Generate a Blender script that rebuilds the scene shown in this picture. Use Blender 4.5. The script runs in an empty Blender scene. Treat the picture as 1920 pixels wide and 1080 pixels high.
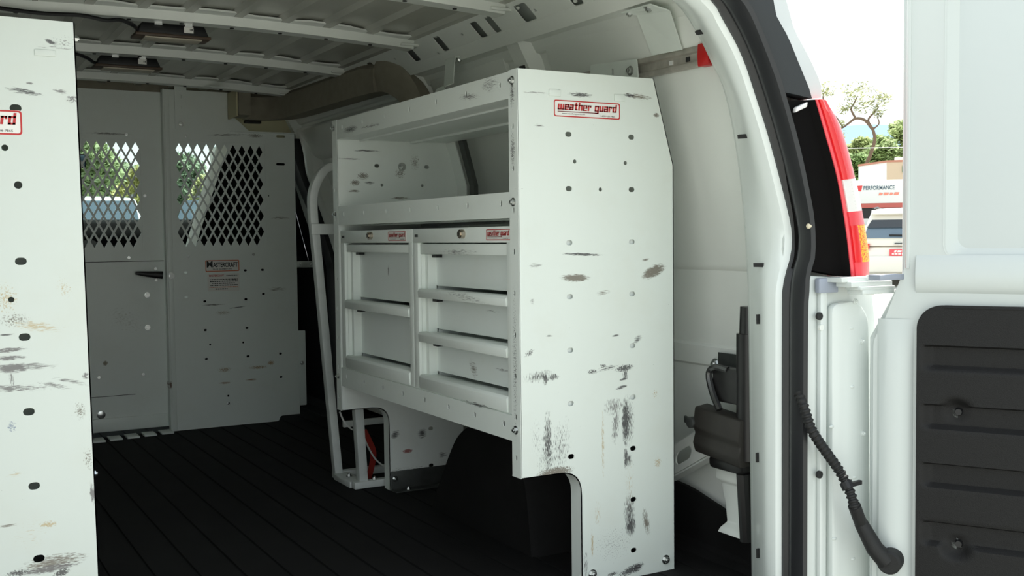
import bpy, bmesh, math, random
from mathutils import Vector, Matrix
random.seed(7)
SC = bpy.context.scene
COL = SC.collection
# ------------------------------------------------------------------ camera
F_PX = 2000.0
CAM = Vector((-1.11662, -1.92778, 0.76916))
YAW, PITCH, ROLL = 0.51812, 0.04791, 0.01124
_f = Vector((math.sin(YAW)*math.cos(PITCH), math.cos(YAW)*math.cos(PITCH), -math.sin(PITCH)))
_r0 = Vector((math.cos(YAW), -math.sin(YAW), 0)); _d0 = _f.cross(_r0)
_r = math.cos(ROLL)*_r0 + math.sin(ROLL)*_d0
_d = -math.sin(ROLL)*_r0 + math.cos(ROLL)*_d0
cam = bpy.data.cameras.new('camera'); camo = bpy.data.objects.new('camera', cam); COL.objects.link(camo)
cam.sensor_width = 36; cam.lens = 36*F_PX/1920; cam.clip_start = .05; cam.clip_end = 20000
camo.matrix_world = Matrix(((_r.x, -_d.x, -_f.x, CAM.x), (_r.y, -_d.y, -_f.y, CAM.y), (_r.z, -_d.z, -_f.z, CAM.z), (0, 0, 0, 1)))
SC.camera = camo
def ray(x, y): return _f + _r*((x-960)/F_PX) + _d*((y-540)/F_PX)
def at(x, y, X=None, Y=None, Z=None, D=None):
    v = ray(x, y)
    t = (X-CAM.x)/v.x if X is not None else (Y-CAM.y)/v.y if Y is not None else (Z-CAM.z)/v.z if Z is not None else D
    return CAM + v*t
# ------------------------------------------------------------------ sky, sun, exposure
w = bpy.data.worlds.new('sky'); SC.world = w; w.use_nodes = True
nt = w.node_tree; nt.nodes.clear()
tc = nt.nodes.new('ShaderNodeTexCoord'); sp = nt.nodes.new('ShaderNodeSeparateXYZ'); cr = nt.nodes.new('ShaderNodeValToRGB')
nz = nt.nodes.new('ShaderNodeTexNoise'); nz.inputs['Scale'].default_value = 2.2; nz.inputs['Detail'].default_value = 5
cl = nt.nodes.new('ShaderNodeValToRGB'); mx = nt.nodes.new('ShaderNodeMix'); mx.data_type = 'RGBA'
bg = nt.nodes.new('ShaderNodeBackground'); ou = nt.nodes.new('ShaderNodeOutputWorld')
nt.links.new(tc.outputs['Generated'], sp.inputs[0]); nt.links.new(sp.outputs['Z'], cr.inputs[0])
nt.links.new(tc.outputs['Generated'], nz.inputs['Vector']); nt.links.new(nz.outputs[0], cl.inputs[0])
cr.color_ramp.elements[0].position = 0.0; cr.color_ramp.elements[0].color = (.91, .99, .97, 1)
cr.color_ramp.elements[1].position = 1.0; cr.color_ramp.elements[1].color = (.42, .60, .86, 1)
e = cr.color_ramp.elements.new(.25); e.color = (.80, .93, .97, 1)
cl.color_ramp.elements[0].position = .42; cl.color_ramp.elements[0].color = (0, 0, 0, 1)
cl.color_ramp.elements[1].position = .62; cl.color_ramp.elements[1].color = (1, 1, 1, 1)
nt.links.new(cl.outputs[0], mx.inputs['Factor']); nt.links.new(cr.outputs[0], mx.inputs['A']); mx.inputs['B'].default_value = (.97, 1, .97, 1)
nt.links.new(mx.outputs['Result'], bg.inputs[0]); bg.inputs[1].default_value = 1.35
nt.links.new(bg.outputs[0], ou.inputs[0])
sl = bpy.data.lights.new('sun', 'SUN'); sl.energy = 7.6; sl.angle = .0093; sl.color = (1, .97, .90)
so = bpy.data.objects.new('sun', sl); COL.objects.link(so)
so.rotation_euler = Vector((-.42, -.14, -1.0)).to_track_quat('-Z', 'Y').to_euler(); so.location = (10, 30, 40)
vs = SC.view_settings; vs.view_transform = 'Standard'; vs.look = 'None'; vs.gamma = 1; vs.use_curve_mapping = False
vs.exposure = 0.24
SC.cycles.max_bounces = 24; SC.cycles.diffuse_bounces = 16
# ------------------------------------------------------------------ materials
MATS = {}
def mat(name, col, rough=.5, metal=0., var=0., vscale=8., bump=0., bscale=200., spec=.5, trans=0., coat=0., emit=0.):
    if name in MATS: return MATS[name]
    m = bpy.data.materials.new(name); m.use_nodes = True; n = m.node_tree.nodes; l = m.node_tree.links
    b = n['Principled BSDF']; b.inputs['Base Color'].default_value = (*col, 1); b.inputs['Roughness'].default_value = rough
    b.inputs['Metallic'].default_value = metal; b.inputs['Specular IOR Level'].default_value = spec
    b.inputs['Transmission Weight'].default_value = trans; b.inputs['Coat Weight'].default_value = coat
    g = n.new('ShaderNodeNewGeometry')
    if var:
        t = n.new('ShaderNodeTexNoise'); t.inputs['Scale'].default_value = vscale; t.inputs['Detail'].default_value = 6
        l.new(g.outputs['Position'], t.inputs['Vector'])
        r = n.new('ShaderNodeMapRange'); r.inputs[1].default_value = .3; r.inputs[2].default_value = .7
        r.inputs[3].default_value = 1-var; r.inputs[4].default_value = 1.0
        l.new(t.outputs[0], r.inputs[0])
        h = n.new('ShaderNodeHueSaturation'); h.inputs['Color'].default_value = (*col, 1)
        l.new(r.outputs[0], h.inputs['Value']); l.new(h.outputs[0], b.inputs['Base Color'])
    if bump:
        t2 = n.new('ShaderNodeTexNoise'); t2.inputs['Scale'].default_value = bscale; t2.inputs['Detail'].default_value = 3
        l.new(g.outputs['Position'], t2.inputs['Vector'])
        bp = n.new('ShaderNodeBump'); bp.inputs['Strength'].default_value = bump; bp.inputs['Distance'].default_value = .002
        l.new(t2.outputs[0], bp.inputs['Height']); l.new(bp.outputs[0], b.inputs['Normal'])
    MATS[name] = m; return m
class NG:
    """small helper to chain math nodes"""
    def __init__(s, m): s.n = m.node_tree.nodes; s.l = m.node_tree.links
    def m(s, op, a, b=None, c=None, clamp=False):
        q = s.n.new('ShaderNodeMath'); q.operation = op; q.use_clamp = clamp
        for i, v in enumerate((a, b, c)):
            if v is None: continue
            if isinstance(v, (int, float)): q.inputs[i].default_value = v
            else: s.l.new(v, q.inputs[i])
        return q.outputs[0]
def scuffed(name, col, rough, axes, scuffs, speck=.0, grime=.1):
    """painted steel with placed scuff marks; axes = the two world axes of the panel; scuff = (u, v, half_u, half_v, angle, density, colour, grain)"""
    m = mat(name, col, rough); ng = NG(m); n, l = ng.n, ng.l; b = n['Principled BSDF']
    g = n.new('ShaderNodeNewGeometry'); s = n.new('ShaderNodeSeparateXYZ'); l.new(g.outputs['Position'], s.inputs[0])
    U, V = s.outputs[axes[0]], s.outputs[axes[1]]
    def noise(su, sv, det=4):
        c = n.new('ShaderNodeCombineXYZ'); l.new(ng.m('MULTIPLY', U, su), c.inputs[0]); l.new(ng.m('MULTIPLY', V, sv), c.inputs[1])
        t = n.new('ShaderNodeTexNoise'); t.inputs['Scale'].default_value = 1; t.inputs['Detail'].default_value = det; t.inputs['Roughness'].default_value = .65
        l.new(c.outputs[0], t.inputs['Vector']); return t.outputs[0]
    grains = {'v': noise(620, 90), 'h': noise(80, 620), 'i': noise(330, 330), 's': noise(45, 700)}
    cur = None
    base = n.new('ShaderNodeRGB'); base.outputs[0].default_value = (*col, 1); cur = base.outputs[0]
    def blend(fac, c):
        nonlocal cur
        x = n.new('ShaderNodeMix'); x.data_type = 'RGBA'; l.new(fac, x.inputs['Factor']); l.new(cur, x.inputs['A'])
        x.inputs['B'].default_value = (*c, 1); cur = x.outputs['Result']
    if grime:
        gr = noise(5, 5, 6); k = n.new('ShaderNodeMapRange'); k.inputs[1].default_value = .5; k.inputs[2].default_value = .8; k.inputs[3].default_value = 0; k.inputs[4].default_value = grime
        l.new(gr, k.inputs[0]); blend(k.outputs[0], (.55, .5, .36))
    if speck:
        k = n.new('ShaderNodeMapRange'); k.inputs[1].default_value = .74-speck; k.inputs[2].default_value = .76-speck
        l.new(noise(70, 150, 5), k.inputs[0]); blend(k.outputs[0], (.16, .15, .14))
    for (u, v, hu, hv, ang, den, c, gr) in scuffs:
        du, dv = ng.m('SUBTRACT', U, u), ng.m('SUBTRACT', V, v); ca, sa = math.cos(ang), math.sin(ang)
        a = ng.m('ADD', ng.m('MULTIPLY', du, ca/hu), ng.m('MULTIPLY', dv, sa/hu))
        bb = ng.m('ADD', ng.m('MULTIPLY', du, -sa/hv), ng.m('MULTIPLY', dv, ca/hv))
        d2 = ng.m('ADD', ng.m('MULTIPLY', a, a), ng.m('MULTIPLY', bb, bb))
        fall = ng.m('SUBTRACT', 1.0, ng.m('SQRT', d2), clamp=True)
        gn = ng.m('MULTIPLY', ng.m('SUBTRACT', grains[gr], .33), 2.3)
        val = ng.m('ADD', ng.m('MULTIPLY', ng.m('POWER', fall, .6), den*1.55), gn)
        k = n.new('ShaderNodeMapRange'); k.inputs[1].default_value = .74; k.inputs[2].default_value = 1.06; k.inputs[3].default_value = 0; k.inputs[4].default_value = .92
        l.new(val, k.inputs[0]); blend(ng.m('MULTIPLY', k.outputs[0], ng.m('MULTIPLY', fall, 4., clamp=True)), c)
    l.new(cur, b.inputs['Base Color'])
    return m
WHITE = (.78, .83, .78)
M_van = mat('van_white_paint', (.82, .84, .80), .32, var=.05, vscale=4)
M_bodyw = mat('white_gloss_paint', (.68, .72, .70), .24, coat=.2)
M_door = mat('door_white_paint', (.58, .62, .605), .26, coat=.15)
M_shelf = mat('white_powder_coat', WHITE, .45, var=.06, vscale=14)
M_part = None
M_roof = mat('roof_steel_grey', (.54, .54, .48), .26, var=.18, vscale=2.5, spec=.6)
M_rubber = mat('black_rubber', (.012, .012, .012), .65, var=.3, vscale=20, bump=.25, bscale=400)
M_mat = mat('black_floor_mat', (.0105, .010, .010), .8, var=.4, vscale=9, bump=.3, bscale=500, spec=.2)
M_seal = mat('weatherstrip_rubber', (.020, .021, .023), .38, var=.2)
M_dark = mat('dark_grey_plastic', (.019, .023, .026), .5, bump=.15, bscale=900)
M_black = mat('black_plastic', (.006, .006, .007), .45)
M_trim = mat('textured_black_trim', (.0062, .0058, .0058), .5, bump=.6, bscale=700, spec=.35)
M_chrome = mat('zinc_steel', (.62, .63, .62), .25, 1.)
M_alu = mat('extruded_aluminium', (.58, .55, .49), .38, .55, var=.25, vscale=40)
M_dsteel = mat('dull_bracket_steel', (.10, .105, .10), .5, .6, var=.3, vscale=30)
M_redcap = mat('red_plastic', (.55, .012, .012), .35)
M_redpaint = mat('red_print', (.50, .022, .022), .5)
M_sticker = mat('sticker_white', (.82, .80, .76), .35)
M_ink = mat('black_ink', (.02, .02, .02), .5)
M_orange = mat('orange_print', (.62, .13, .03), .5)
M_tan = mat('brown_trim_fabric', (.31, .28, .22), .85, var=.15, vscale=30, bump=.3, bscale=600)
M_cream = mat('cream_plastic', (.60, .55, .36), .6)
M_hole = mat('dark_slot_edge', (.02, .02, .02), .8)
M_redlens = mat('red_lens', (.75, .015, .02), .12, coat=.5)
M_redlens2 = mat('pink_red_lens', (.80, .06, .08), .15, coat=.5)
M_clear = mat('clear_lens', (.80, .78, .76), .2, coat=.3)
M_amber = mat('amber_reflector', (.95, .30, .01), .3)
_n = M_amber.node_tree.nodes; _t = _n.new('ShaderNodeTexNoise'); _t.inputs['Scale'].default_value = 420; _t.inputs['Detail'].default_value = 1; _q = _n.new('ShaderNodeValToRGB'); _g = _n.new('ShaderNodeNewGeometry')
M_amber.node_tree.links.new(_g.outputs['Position'], _t.inputs['Vector']); M_amber.node_tree.links.new(_t.outputs[0], _q.inputs[0]); M_amber.node_tree.links.new(_q.outputs[0], _n['Principled BSDF'].inputs['Base Color'])
_q.color_ramp.elements[0].position = .42; _q.color_ramp.elements[0].color = (.75, .10, .01, 1); _q.color_ramp.elements[1].position = .58; _q.color_ramp.elements[1].color = (1, .62, .02, 1)  # orange to yellow noise puts the reflector's sparkle into its colour
M_glass = mat('tinted_car_glass', (.02, .025, .03), .06, spec=.8)
M_glassb = mat('reflection_tone_glass', (.12, .17, .22), .08, spec=.8)  # lighter blue grey base colour stands in for a reflection on the glass
M_tyre = mat('tyre', (.02, .02, .02), .8)
M_strap = mat('red_webbing', (.38, .03, .02), .7, bump=.4, bscale=300)
M_cord = mat('white_cord', (.7, .7, .68), .5)
# ------------------------------------------------------------------ builders
WL = {}
def props(o, label=None, cat=None, group=None, kind=None):
    if label: o['label'] = label
    if cat: o['category'] = cat
    if group: o['group'] = group
    if kind: o['kind'] = kind
    return o
def thing(name, loc, label, cat, group=None):
    o = bpy.data.objects.new(name, None); COL.objects.link(o); o.location = loc; o.empty_display_size = .05
    WL[o] = Vector(loc); return props(o, label, cat, group)
def link(name, me, parent=None, loc=None):
    o = bpy.data.objects.new(name, me); COL.objects.link(o)
    if parent is not None:
        o.parent = parent; WL[o] = WL[parent]
    return o
class MB:
    """collects verts and faces in world coordinates"""
    def __init__(s): s.v = []; s.f = []
    def add(s, vs_, fs):
        k = len(s.v); s.v += [Vector(p) for p in vs_]; s.f += [[i+k for i in q] for q in fs]; return s
    def box(s, x0, x1, y0, y1, z0, z1):
        return s.add([(x, y, z) for x in (x0, x1) for y in (y0, y1) for z in (z0, z1)],
                     [(0, 1, 3, 2), (4, 6, 7, 5), (0, 4, 5, 1), (2, 3, 7, 6), (0, 2, 6, 4), (1, 5, 7, 3)])
    def obox(s, o, a, b, c):
        """box from corner o spanned by a, b, c"""
        o, a, b, c = map(Vector, (o, a, b, c))
        return s.add([o+a*i+b*j+c*k for i in (0, 1) for j in (0, 1) for k in (0, 1)],
                     [(0, 1, 3, 2), (4, 6, 7, 5), (0, 4, 5, 1), (2, 3, 7, 6), (0, 2, 6, 4), (1, 5, 7, 3)])
    def loft(s, rings, closed=True, caps=True):
        n = len(rings[0]); k = len(s.v)
        for r in rings: s.v += [Vector(p) for p in r]
        m = n if closed else n-1
        for i in range(len(rings)-1):
            for j in range(m):
                a = k+i*n+j; b = k+i*n+(j+1) % n
                s.f.append([a, b, b+n, a+n])
        if caps and closed:
            s.f.append([k+j for j in range(n)][::-1]); s.f.append([k+(len(rings)-1)*n+j for j in range(n)])
        return s
    def tube(s, path, r, n=8, caps=True, flat=None):
        path = [Vector(p) for p in path]; rings = []; up = Vector((0, 0, 1))
        rr = r if isinstance(r, (list, tuple)) else [r]*len(path)
        prev = None
        for i, p in enumerate(path):
            t = (path[min(i+1, len(path)-1)]-path[max(i-1, 0)]).normalized()
            if prev is None:
                a = t.cross(up)
                if a.length < .05: a = t.cross(Vector((1, 0, 0)))
            else: a = prev - t*prev.dot(t)
            a.normalize(); prev = a; b = t.cross(a)
            fa, fb = flat if flat else (1, 1)
            rings.append([p+a*(rr[i]*fa*math.cos(2*math.pi*j/n))+b*(rr[i]*fb*math.sin(2*math.pi*j/n)) for j in range(n)])
        return s.loft(rings, True, caps)
    def bar(s, path, wdir, w, t):
        """flat bar: width w along wdir, thickness t across"""
        path = [Vector(p) for p in path]; wd = Vector(wdir).normalized(); rings = []
        for i, p in enumerate(path):
            tg = (path[min(i+1, len(path)-1)]-path[max(i-1, 0)]).normalized()
            a = (wd-tg*wd.dot(tg)).normalized()*(w/2); b = tg.cross(a).normalized()*(t/2)
            rings.append([p+a+b, p-a+b, p-a-b, p+a-b])
        return s.loft(rings)
    def cyl(s, p0, p1, r, n=12, r1=None): return s.tube([p0, p1], [r, r if r1 is None else r1], n)
    def ball(s, c, r, n=8, sz=(1, 1, 1)):
        c = Vector(c); rings = []
        for i in range(1, n): 
            th = math.pi*i/n
            rings.append([c+Vector((r*sz[0]*math.sin(th)*math.cos(2*math.pi*j/(2*n)), r*sz[1]*math.sin(th)*math.sin(2*math.pi*j/(2*n)), r*sz[2]*math.cos(th))) for j in range(2*n)])
        return s.loft(rings)
    def extrude(s, poly, fn, d0, d1):
        """poly of 2D points mapped by fn(u, v, d)"""
        return s.loft([[fn(u, v, d0) for u, v in poly], [fn(u, v, d1) for u, v in poly]])
    def build(s, name, m, parent=None, bevel=0., seg=2, smooth=None, kind=None, thick=0.):
        loc = Vector((0, 0, 0))
        if parent is not None: loc = WL[parent]
        else:
            xs = [p.x for p in s.v]; ys = [p.y for p in s.v]; zs = [p.z for p in s.v]
            loc = Vector(((min(xs)+max(xs))/2, (min(ys)+max(ys))/2, min(zs)))
        me = bpy.data.meshes.new(name); me.from_pydata([p-loc for p in s.v], [], s.f)
        bm = bmesh.new(); bm.from_mesh(me)
        bmesh.ops.remove_doubles(bm, verts=bm.verts, dist=1e-5)
        bmesh.ops.recalc_face_normals(bm, faces=bm.faces)
        if bevel:
            ed = [e_ for e_ in bm.edges if len(e_.link_faces) == 2 and e_.calc_face_angle(0) > .5]
            bmesh.ops.bevel(bm, geom=ed, offset=bevel, segments=seg, profile=.5, affect='EDGES', clamp_overlap=True)
        if thick: bmesh.ops.solidify(bm, geom=bm.faces[:], thickness=thick)
        bm.to_mesh(me); bm.free()
        if smooth is None: smooth = bool(bevel)
        if smooth:
            for p in me.polygons: p.use_smooth = True
            try: me.set_sharp_from_angle(angle=math.radians(38))
            except Exception: pass
        me.materials.append(m)
        o = link(name, me, parent)
        if parent is None: o.location = loc; WL[o] = loc
        if kind: o['kind'] = kind
        return o
def rrect(u0, v0, u1, v1, r, n=5):
    p = []
    for cx, cy, a0 in ((u1-r, v1-r, 0), (u0+r, v1-r, 90), (u0+r, v0+r, 180), (u1-r, v0+r, 270)):
        for i in range(n+1):
            a = math.radians(a0+90*i/n); p.append((cx+r*math.cos(a), cy+r*math.sin(a)))
    return p
def slot(u, v, hu, hv): r = min(hu, hv)*.98; return rrect(u-hu, v-hv, u+hu, v+hv, r, 3)
def fillet(poly, r, n=5, only=None):
    out = []; N = len(poly)
    for i, p in enumerate(poly):
        if only is not None and i not in only: out.append(p); continue
        a, b, c = Vector(poly[i-1]), Vector(p), Vector(poly[(i+1) % N])
        rr = r if not isinstance(r, dict) else r[i]
        d1, d2 = (a-b).normalized(), (c-b).normalized()
        for k in range(n+1):
            t = k/n; q = (b+d1*rr)*(1-t)**2 + b*2*t*(1-t) + (b+d2*rr)*t*t; out.append((q.x, q.y))
    return out
def sheet(mb, outline, holes, thick, fn):
    """flat plate with real holes; fn maps (u, v, w)"""
    cu = bpy.data.curves.new('tmp', 'CURVE'); cu.dimensions = '2D'; cu.fill_mode = 'BOTH'; cu.extrude = thick/2
    for pl in [outline]+list(holes):
        s = cu.splines.new('POLY'); s.points.add(len(pl)-1); s.use_cyclic_u = True
        for i, (u, v) in enumerate(pl): s.points[i].co = (u, v, 0, 1)
    o = bpy.data.objects.new('tmp', cu); COL.objects.link(o)
    me = bpy.data.meshes.new_from_object(o.evaluated_get(bpy.context.evaluated_depsgraph_get()))
    mb.add([fn(p.co.x, p.co.y, p.co.z) for p in me.vertices], [list(p.vertices) for p in me.polygons])
    bpy.data.objects.remove(o); bpy.data.curves.remove(cu); bpy.data.meshes.remove(me)
    return mb
def text(mb, body, fn, u0, v0, width=None, height=None, bold=.0, shear=0., ext=.0004, align='LEFT', space=1.):
    cu = bpy.data.curves.new('tmp', 'FONT'); cu.body = body; cu.size = 1; cu.extrude = 0; cu.offset = bold; cu.shear = shear; cu.space_character = space; cu.resolution_u = 3
    o = bpy.data.objects.new('tmp', cu); COL.objects.link(o)
    me = bpy.data.meshes.new_from_object(o.evaluated_get(bpy.context.evaluated_depsgraph_get()))
    if len(me.vertices):
        x0 = min(p.co.x for p in me.vertices); x1 = max(p.co.x for p in me.vertices); y0 = min(p.co.y for p in me.vertices); y1 = max(p.co.y for p in me.vertices)
        sx = width/(x1-x0) if width else height/(y1-y0); sy = height/(y1-y0) if height else sx
        mb.add([fn(u0+(p.co.x-x0)*sx, v0+(p.co.y-y0)*sy, ext) for p in me.vertices], [list(p.vertices) for p in me.polygons])
    bpy.data.objects.remove(o); bpy.data.curves.remove(cu); bpy.data.meshes.remove(me)
def bez(pts, n=8):
    """Catmull-Rom through points"""
    P = [Vector(p) for p in pts]; P = [P[0]*2-P[1]]+P+[P[-1]*2-P[-2]]; out = []
    for i in range(1, len(P)-2):
        a, b, c, d = P[i-1:i+3]
        for k in range(n):
            t = k/n; out.append(.5*((2*b)+(c-a)*t+(2*a-5*b+4*c-d)*t*t+(3*b-a-3*c+d)*t**3))
    out.append(P[-2]); return out
def resample(pts, n):
    P = [Vector(p) for p in pts]; L = [0]
    for i in range(1, len(P)): L.append(L[-1]+(P[i]-P[i-1]).length)
    out = []; j = 0
    for k in range(n):
        t = L[-1]*k/(n-1)
        while j < len(P)-2 and L[j+1] < t: j += 1
        q = (t-L[j])/max(1e-9, L[j+1]-L[j]); out.append(P[j].lerp(P[j+1], min(1, q)))
    return out
_bolt = {}
def marks(mb, fn, u0, v0, width, height, slant=0.):
    """rows of tiny print too small to read: irregular word-length strokes"""
    u = u0; rnd = random.Random(int((u0+v0)*9973))
    while u < u0+width:
        w_ = min(rnd.uniform(.6, 2.2)*height, u0+width-u)
        mb.add([fn(u, v0, 0), fn(u+w_, v0, 0), fn(u+w_+slant*height, v0+height*rnd.uniform(.75, 1), 0), fn(u+slant*height, v0+height, 0)], [(0, 1, 2, 3)]); u += w_+height*.45
def bolt(parent, p, axis, r=.007, name='bolt', m=None, hexn=6):
    """washer and hex head sharing one mesh per size"""
    key = (r, tuple(axis), name)
    if key not in _bolt:
        mb = MB(); a = Vector(axis)
        mb.cyl((0, 0, 0), a*(r*.25), r*1.45, 14); mb.cyl(a*(r*.25), a*(r*1.05), r, hexn, r*.92); mb.cyl(a*(r*1.05), a*(r*1.5), r*.5, 8)
        me = bpy.data.meshes.new(name); me.from_pydata([tuple(q) for q in mb.v], [], mb.f)
        me.materials.append(m or M_chrome); _bolt[key] = me
    o = bpy.data.objects.new(name, _bolt[key]); COL.objects.link(o)
    if parent is not None:
        o.parent = parent; o.location = Vector(p)-WL[parent]
    else: o.location = p
    WL[o] = Vector(p); return o
XC = -.4325
def mir(x): return 2*XC-x
# ================================================================== VAN SHELL
Y_PART = 2.5
def roof_z(x): return 1.40-.020*((x-XC)/.65)**2
# ---- floor: rubber mat with grooves running to the cab, turned up along the walls
mb = MB(); prof = []
x = -1.36
while x < .50:
    prof += [(x, 0.0), (x+.0835, 0.0), (x+.0855, -.004), (x+.0885, -.004)]; x += .0905
prof += [(.515, 0.0), (.535, .012), (.545, .04), (.545, .055)]
prof = [(mir(.545), .055), (mir(.545), .04), (mir(.535), .012), (mir(.515), 0.)]+[p for p in prof if p[0] > -1.37]
ring = lambda y: [(a, y, b) for a, b in prof]+[(.545, y, -.05), (mir(.545), y, -.05)]
mb.loft([ring(-.42), ring(1.2), ring(3.3)])
floor = props(mb.build('floor', M_mat), 'black grooved rubber mat covering the van floor', kind='structure')
mb = MB()  # turned-up mat edge, rising to the wheel arch
up = bez([(.42, -.335, .055), (.475, -.215, .052), (.525, -.16, .085), (.538, -.1, .10), (.54, .03, .132), (.54, .17, .155), (.54, .5, .16), (.54, 1.1, .12)], 4)
mb.loft([[(p.x, p.y, 0), (p.x, p.y, p.z), (p.x+.012, p.y+.004, p.z), (p.x+.012, p.y+.004, 0)] for p in up])
mb.build('turned_up_edge', M_mat, floor)
sill = MB().box(mir(.40), .40, -.46, -.36, -.06, .012).build('sill_plate', M_mat, floor, bevel=.006)
# ---- right wall
WP = [(.575, -.05), (.575, .30), (.57, .450), (.562, .456), (.560, .500), (.567, .506), (.562, .684), (.555, .690), (.552, .700), (.535, .76), (.500, .88), (.460, 1.02), (.432, 1.13), (.405, 1.22), (.378, 1.285), (.352, 1.315)]
WPd = [Vector((a, 0, b)) for a, b in WP]
def wall_x(z):
    for (a, b), (c, d) in zip(WP, WP[1:]):
        if b <= z <= d: return a+(c-a)*(z-b)/(d-b)
    return .35
def wall(name, sgn, label):
    m_ = (lambda x: x) if sgn > 0 else mir
    mb = MB()
    outer = [(a+.02, b) for a, b in WP][::-1]
    ring = lambda y: [(m_(a), y, b) for a, b in WP+outer]
    mb.loft([ring(y) for y in (-.33, 1.0, 2.62)])
    o = mb.build(name, M_van, smooth=True); return props(o, label, kind='structure')
wall_r = wall('wall_right', 1, 'white pressed steel side wall behind the shelf with drawers')
wall_l = wall('wall_left', -1, 'white pressed steel side wall behind the scuffed shelf end')
# ---- roof skin with pressed ribs
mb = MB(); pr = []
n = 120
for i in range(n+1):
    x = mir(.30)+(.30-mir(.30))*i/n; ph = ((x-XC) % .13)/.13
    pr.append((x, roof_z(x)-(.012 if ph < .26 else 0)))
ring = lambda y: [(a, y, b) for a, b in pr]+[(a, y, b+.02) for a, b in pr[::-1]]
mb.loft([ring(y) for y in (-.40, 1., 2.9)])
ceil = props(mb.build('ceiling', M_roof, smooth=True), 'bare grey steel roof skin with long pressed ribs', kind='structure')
mb = MB()
ring = lambda y: [(a, y, b) for a, b in pr]+[(a, y, b+.02) for a, b in pr[::-1]]
osk = [(.612, -.05), (.612, .60), (.603, .70), (.575, .78), (.535, .89), (.492, 1.03), (.462, 1.14), (.43, 1.23), (.38, 1.33), (.28, 1.40), (.1, 1.44), (XC, 1.46)]
osk = osk+[(mir(a), b) for a, b in osk[::-1][1:]]
mb.loft([[(a, y, b) for a, b in osk]+[(XC+(a-XC)*.985, y, b-.008) for a, b in osk[::-1]] for y in (-.33, 2.9)])
props(mb.build('body_shell', M_bodyw, smooth=True), 'white outer body of the van', kind='structure')
# ---- roof bows (hat sections across the van, wavy bonded edge)
def bow(yc):
    mb = MB(); rings = []
    for i in range(81):
        x = mir(.25)+(.25-mir(.25))*i/80; z = roof_z(x)
        wv = .010*max(-1, min(1, 2.4*math.sin((x-XC)*2*math.pi/.32)))
        rings.append([(x, yc-.062-wv, z-.010), (x, yc-.030, z-.012), (x, yc-.024, z-.036), (x, yc+.024, z-.036), (x, yc+.030, z-.014), (x, yc+.046, z-.013),
                      (x, yc+.046, z-.006), (x, yc-.062-wv, z-.005)])
    mb.loft(rings); b = mb.build('roof_bow', M_van, ceil, smooth=True)
    for k in range(9):
        x = mir(.12)+(.12-mir(.12))*k/8
        MB().cyl((x, yc+.004, roof_z(x)-.0385), (x, yc+.004, roof_z(x)-.035), .006, 8).build('bow_hole', M_hole, b)
    for sx in (mir(.235), .235):
        MB().box(sx-.03, sx+.03, yc-.035, yc+.035, roof_z(sx)-.030, roof_z(sx)-.022).build('end_gusset', M_van, b, bevel=.002)
BOWS = (-.08, .515, 1.08, 1.675, 2.27)
for y in BOWS: bow(y)
# ---- upper side rail with pressed windows
def rail(sgn, parent):
    m_ = (lambda x: x) if sgn > 0 else mir
    A = Vector((.240, 1.376)); B = Vector((.318, 1.301)); dr = (B-A); Lr = dr.length; dr = dr/Lr; nr = Vector((dr.y, -dr.x))
    def fn(u, v, w_):
        p = A+dr*v+nr*(-w_); drop = .045*max(0, .35-u)**1.3*max(0, v/Lr)
        return (m_(p.x), u, p.y-drop)
    hs = []
    for (px, py, wd) in ((1107, 10, .03), (1075, 16, .045), (986, 39, .06), (925.6, 57.6, .036), (899, 63, .04), (828.6, 84, .04), (775, 100, .045), (702, 117, .04), (680, 120, .036), (630, 135, .04), (600, 143, .04)):
        y = at(px, py, X=.28).y
        hs.append(rrect(y-wd/2, .026, y+wd/2, .080, .007, 3))
    for y in (1.05, .98, .45, .39, .22, .78, 1.25):
        hs.append(slot(y, .054+.025*math.sin(y*40), .006, .004))
    ol = [(-.2, 0), (2.6, 0), (2.6, Lr), (-.2, Lr)]
    mb = sheet(MB(), ol, hs, .003, fn); o = mb.build('roof_side_rail', M_van, parent)
    mb = MB()   # inner cavity behind the rail and its lower return
    q = [(.318, 1.3005), (.362, 1.288), (.378, 1.262), (.392, 1.258), (.396, 1.264), (.375, 1.294), (.32, 1.306)]
    mb.loft([[(m_(a), y, b-.045*max(0, .35-y)**1.3) for a, b in q] for y in (-.2, 0, .2, .35, 2.6)])
    mb.build('rail_lower_flange', M_van, parent, smooth=True)
    mb = MB()   # little clip tabs along the upper edge
    y = .0
    while y < 2.4:
        mb.obox((m_(.238), y, 1.370), (m_(.27)-m_(.238), .004, -.012), (0, .014, 0), (0, 0, .004)); y += .155
    mb.build('edge_tabs', M_van, parent, kind='stuff')
rail(1, wall_r); rail(-1, wall_l)
# ---- wall posts (hat sections following the wall) and upper pressed band
def wall_post(yc, w_, z0, z1, dx, parent, name='wall_post'):
    mb = MB(); rings = []
    for i in range(16):
        z = z0+(z1-z0)*i/15; x = wall_x(z)
        rings.append([(x+.003, yc-w_, z), (x-dx*.2, yc-w_*.92, z), (x-dx, yc-w_*.55, z), (x-dx, yc+w_*.55, z), (x-dx*.2, yc+w_*.92, z), (x+.003, yc+w_, z)])
    mb.loft(rings); return mb.build(name, M_van, parent, smooth=True)
for yc in (.60, 1.28, 2.58): wall_post(yc, .055, .02, 1.31, .035, wall_r)
for yc in (.60, 1.28): MB().cyl((wall_x(1.235)-.036, yc, 1.235), (wall_x(1.235)-.030, yc, 1.235), .016, 14).build('post_hole', M_hole, wall_r)
mb = MB()
mb.loft([[(wall_x(z)+.004, y, z) for z in (1.17, 1.285)]+[(wall_x(1.27)-.012, y, 1.272), (wall_x(1.20)-.014, y, 1.20)] for y in (-.19, .5)])
mb.build('pressed_band', M_van, wall_r, bevel=.003)
mb = MB()
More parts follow.
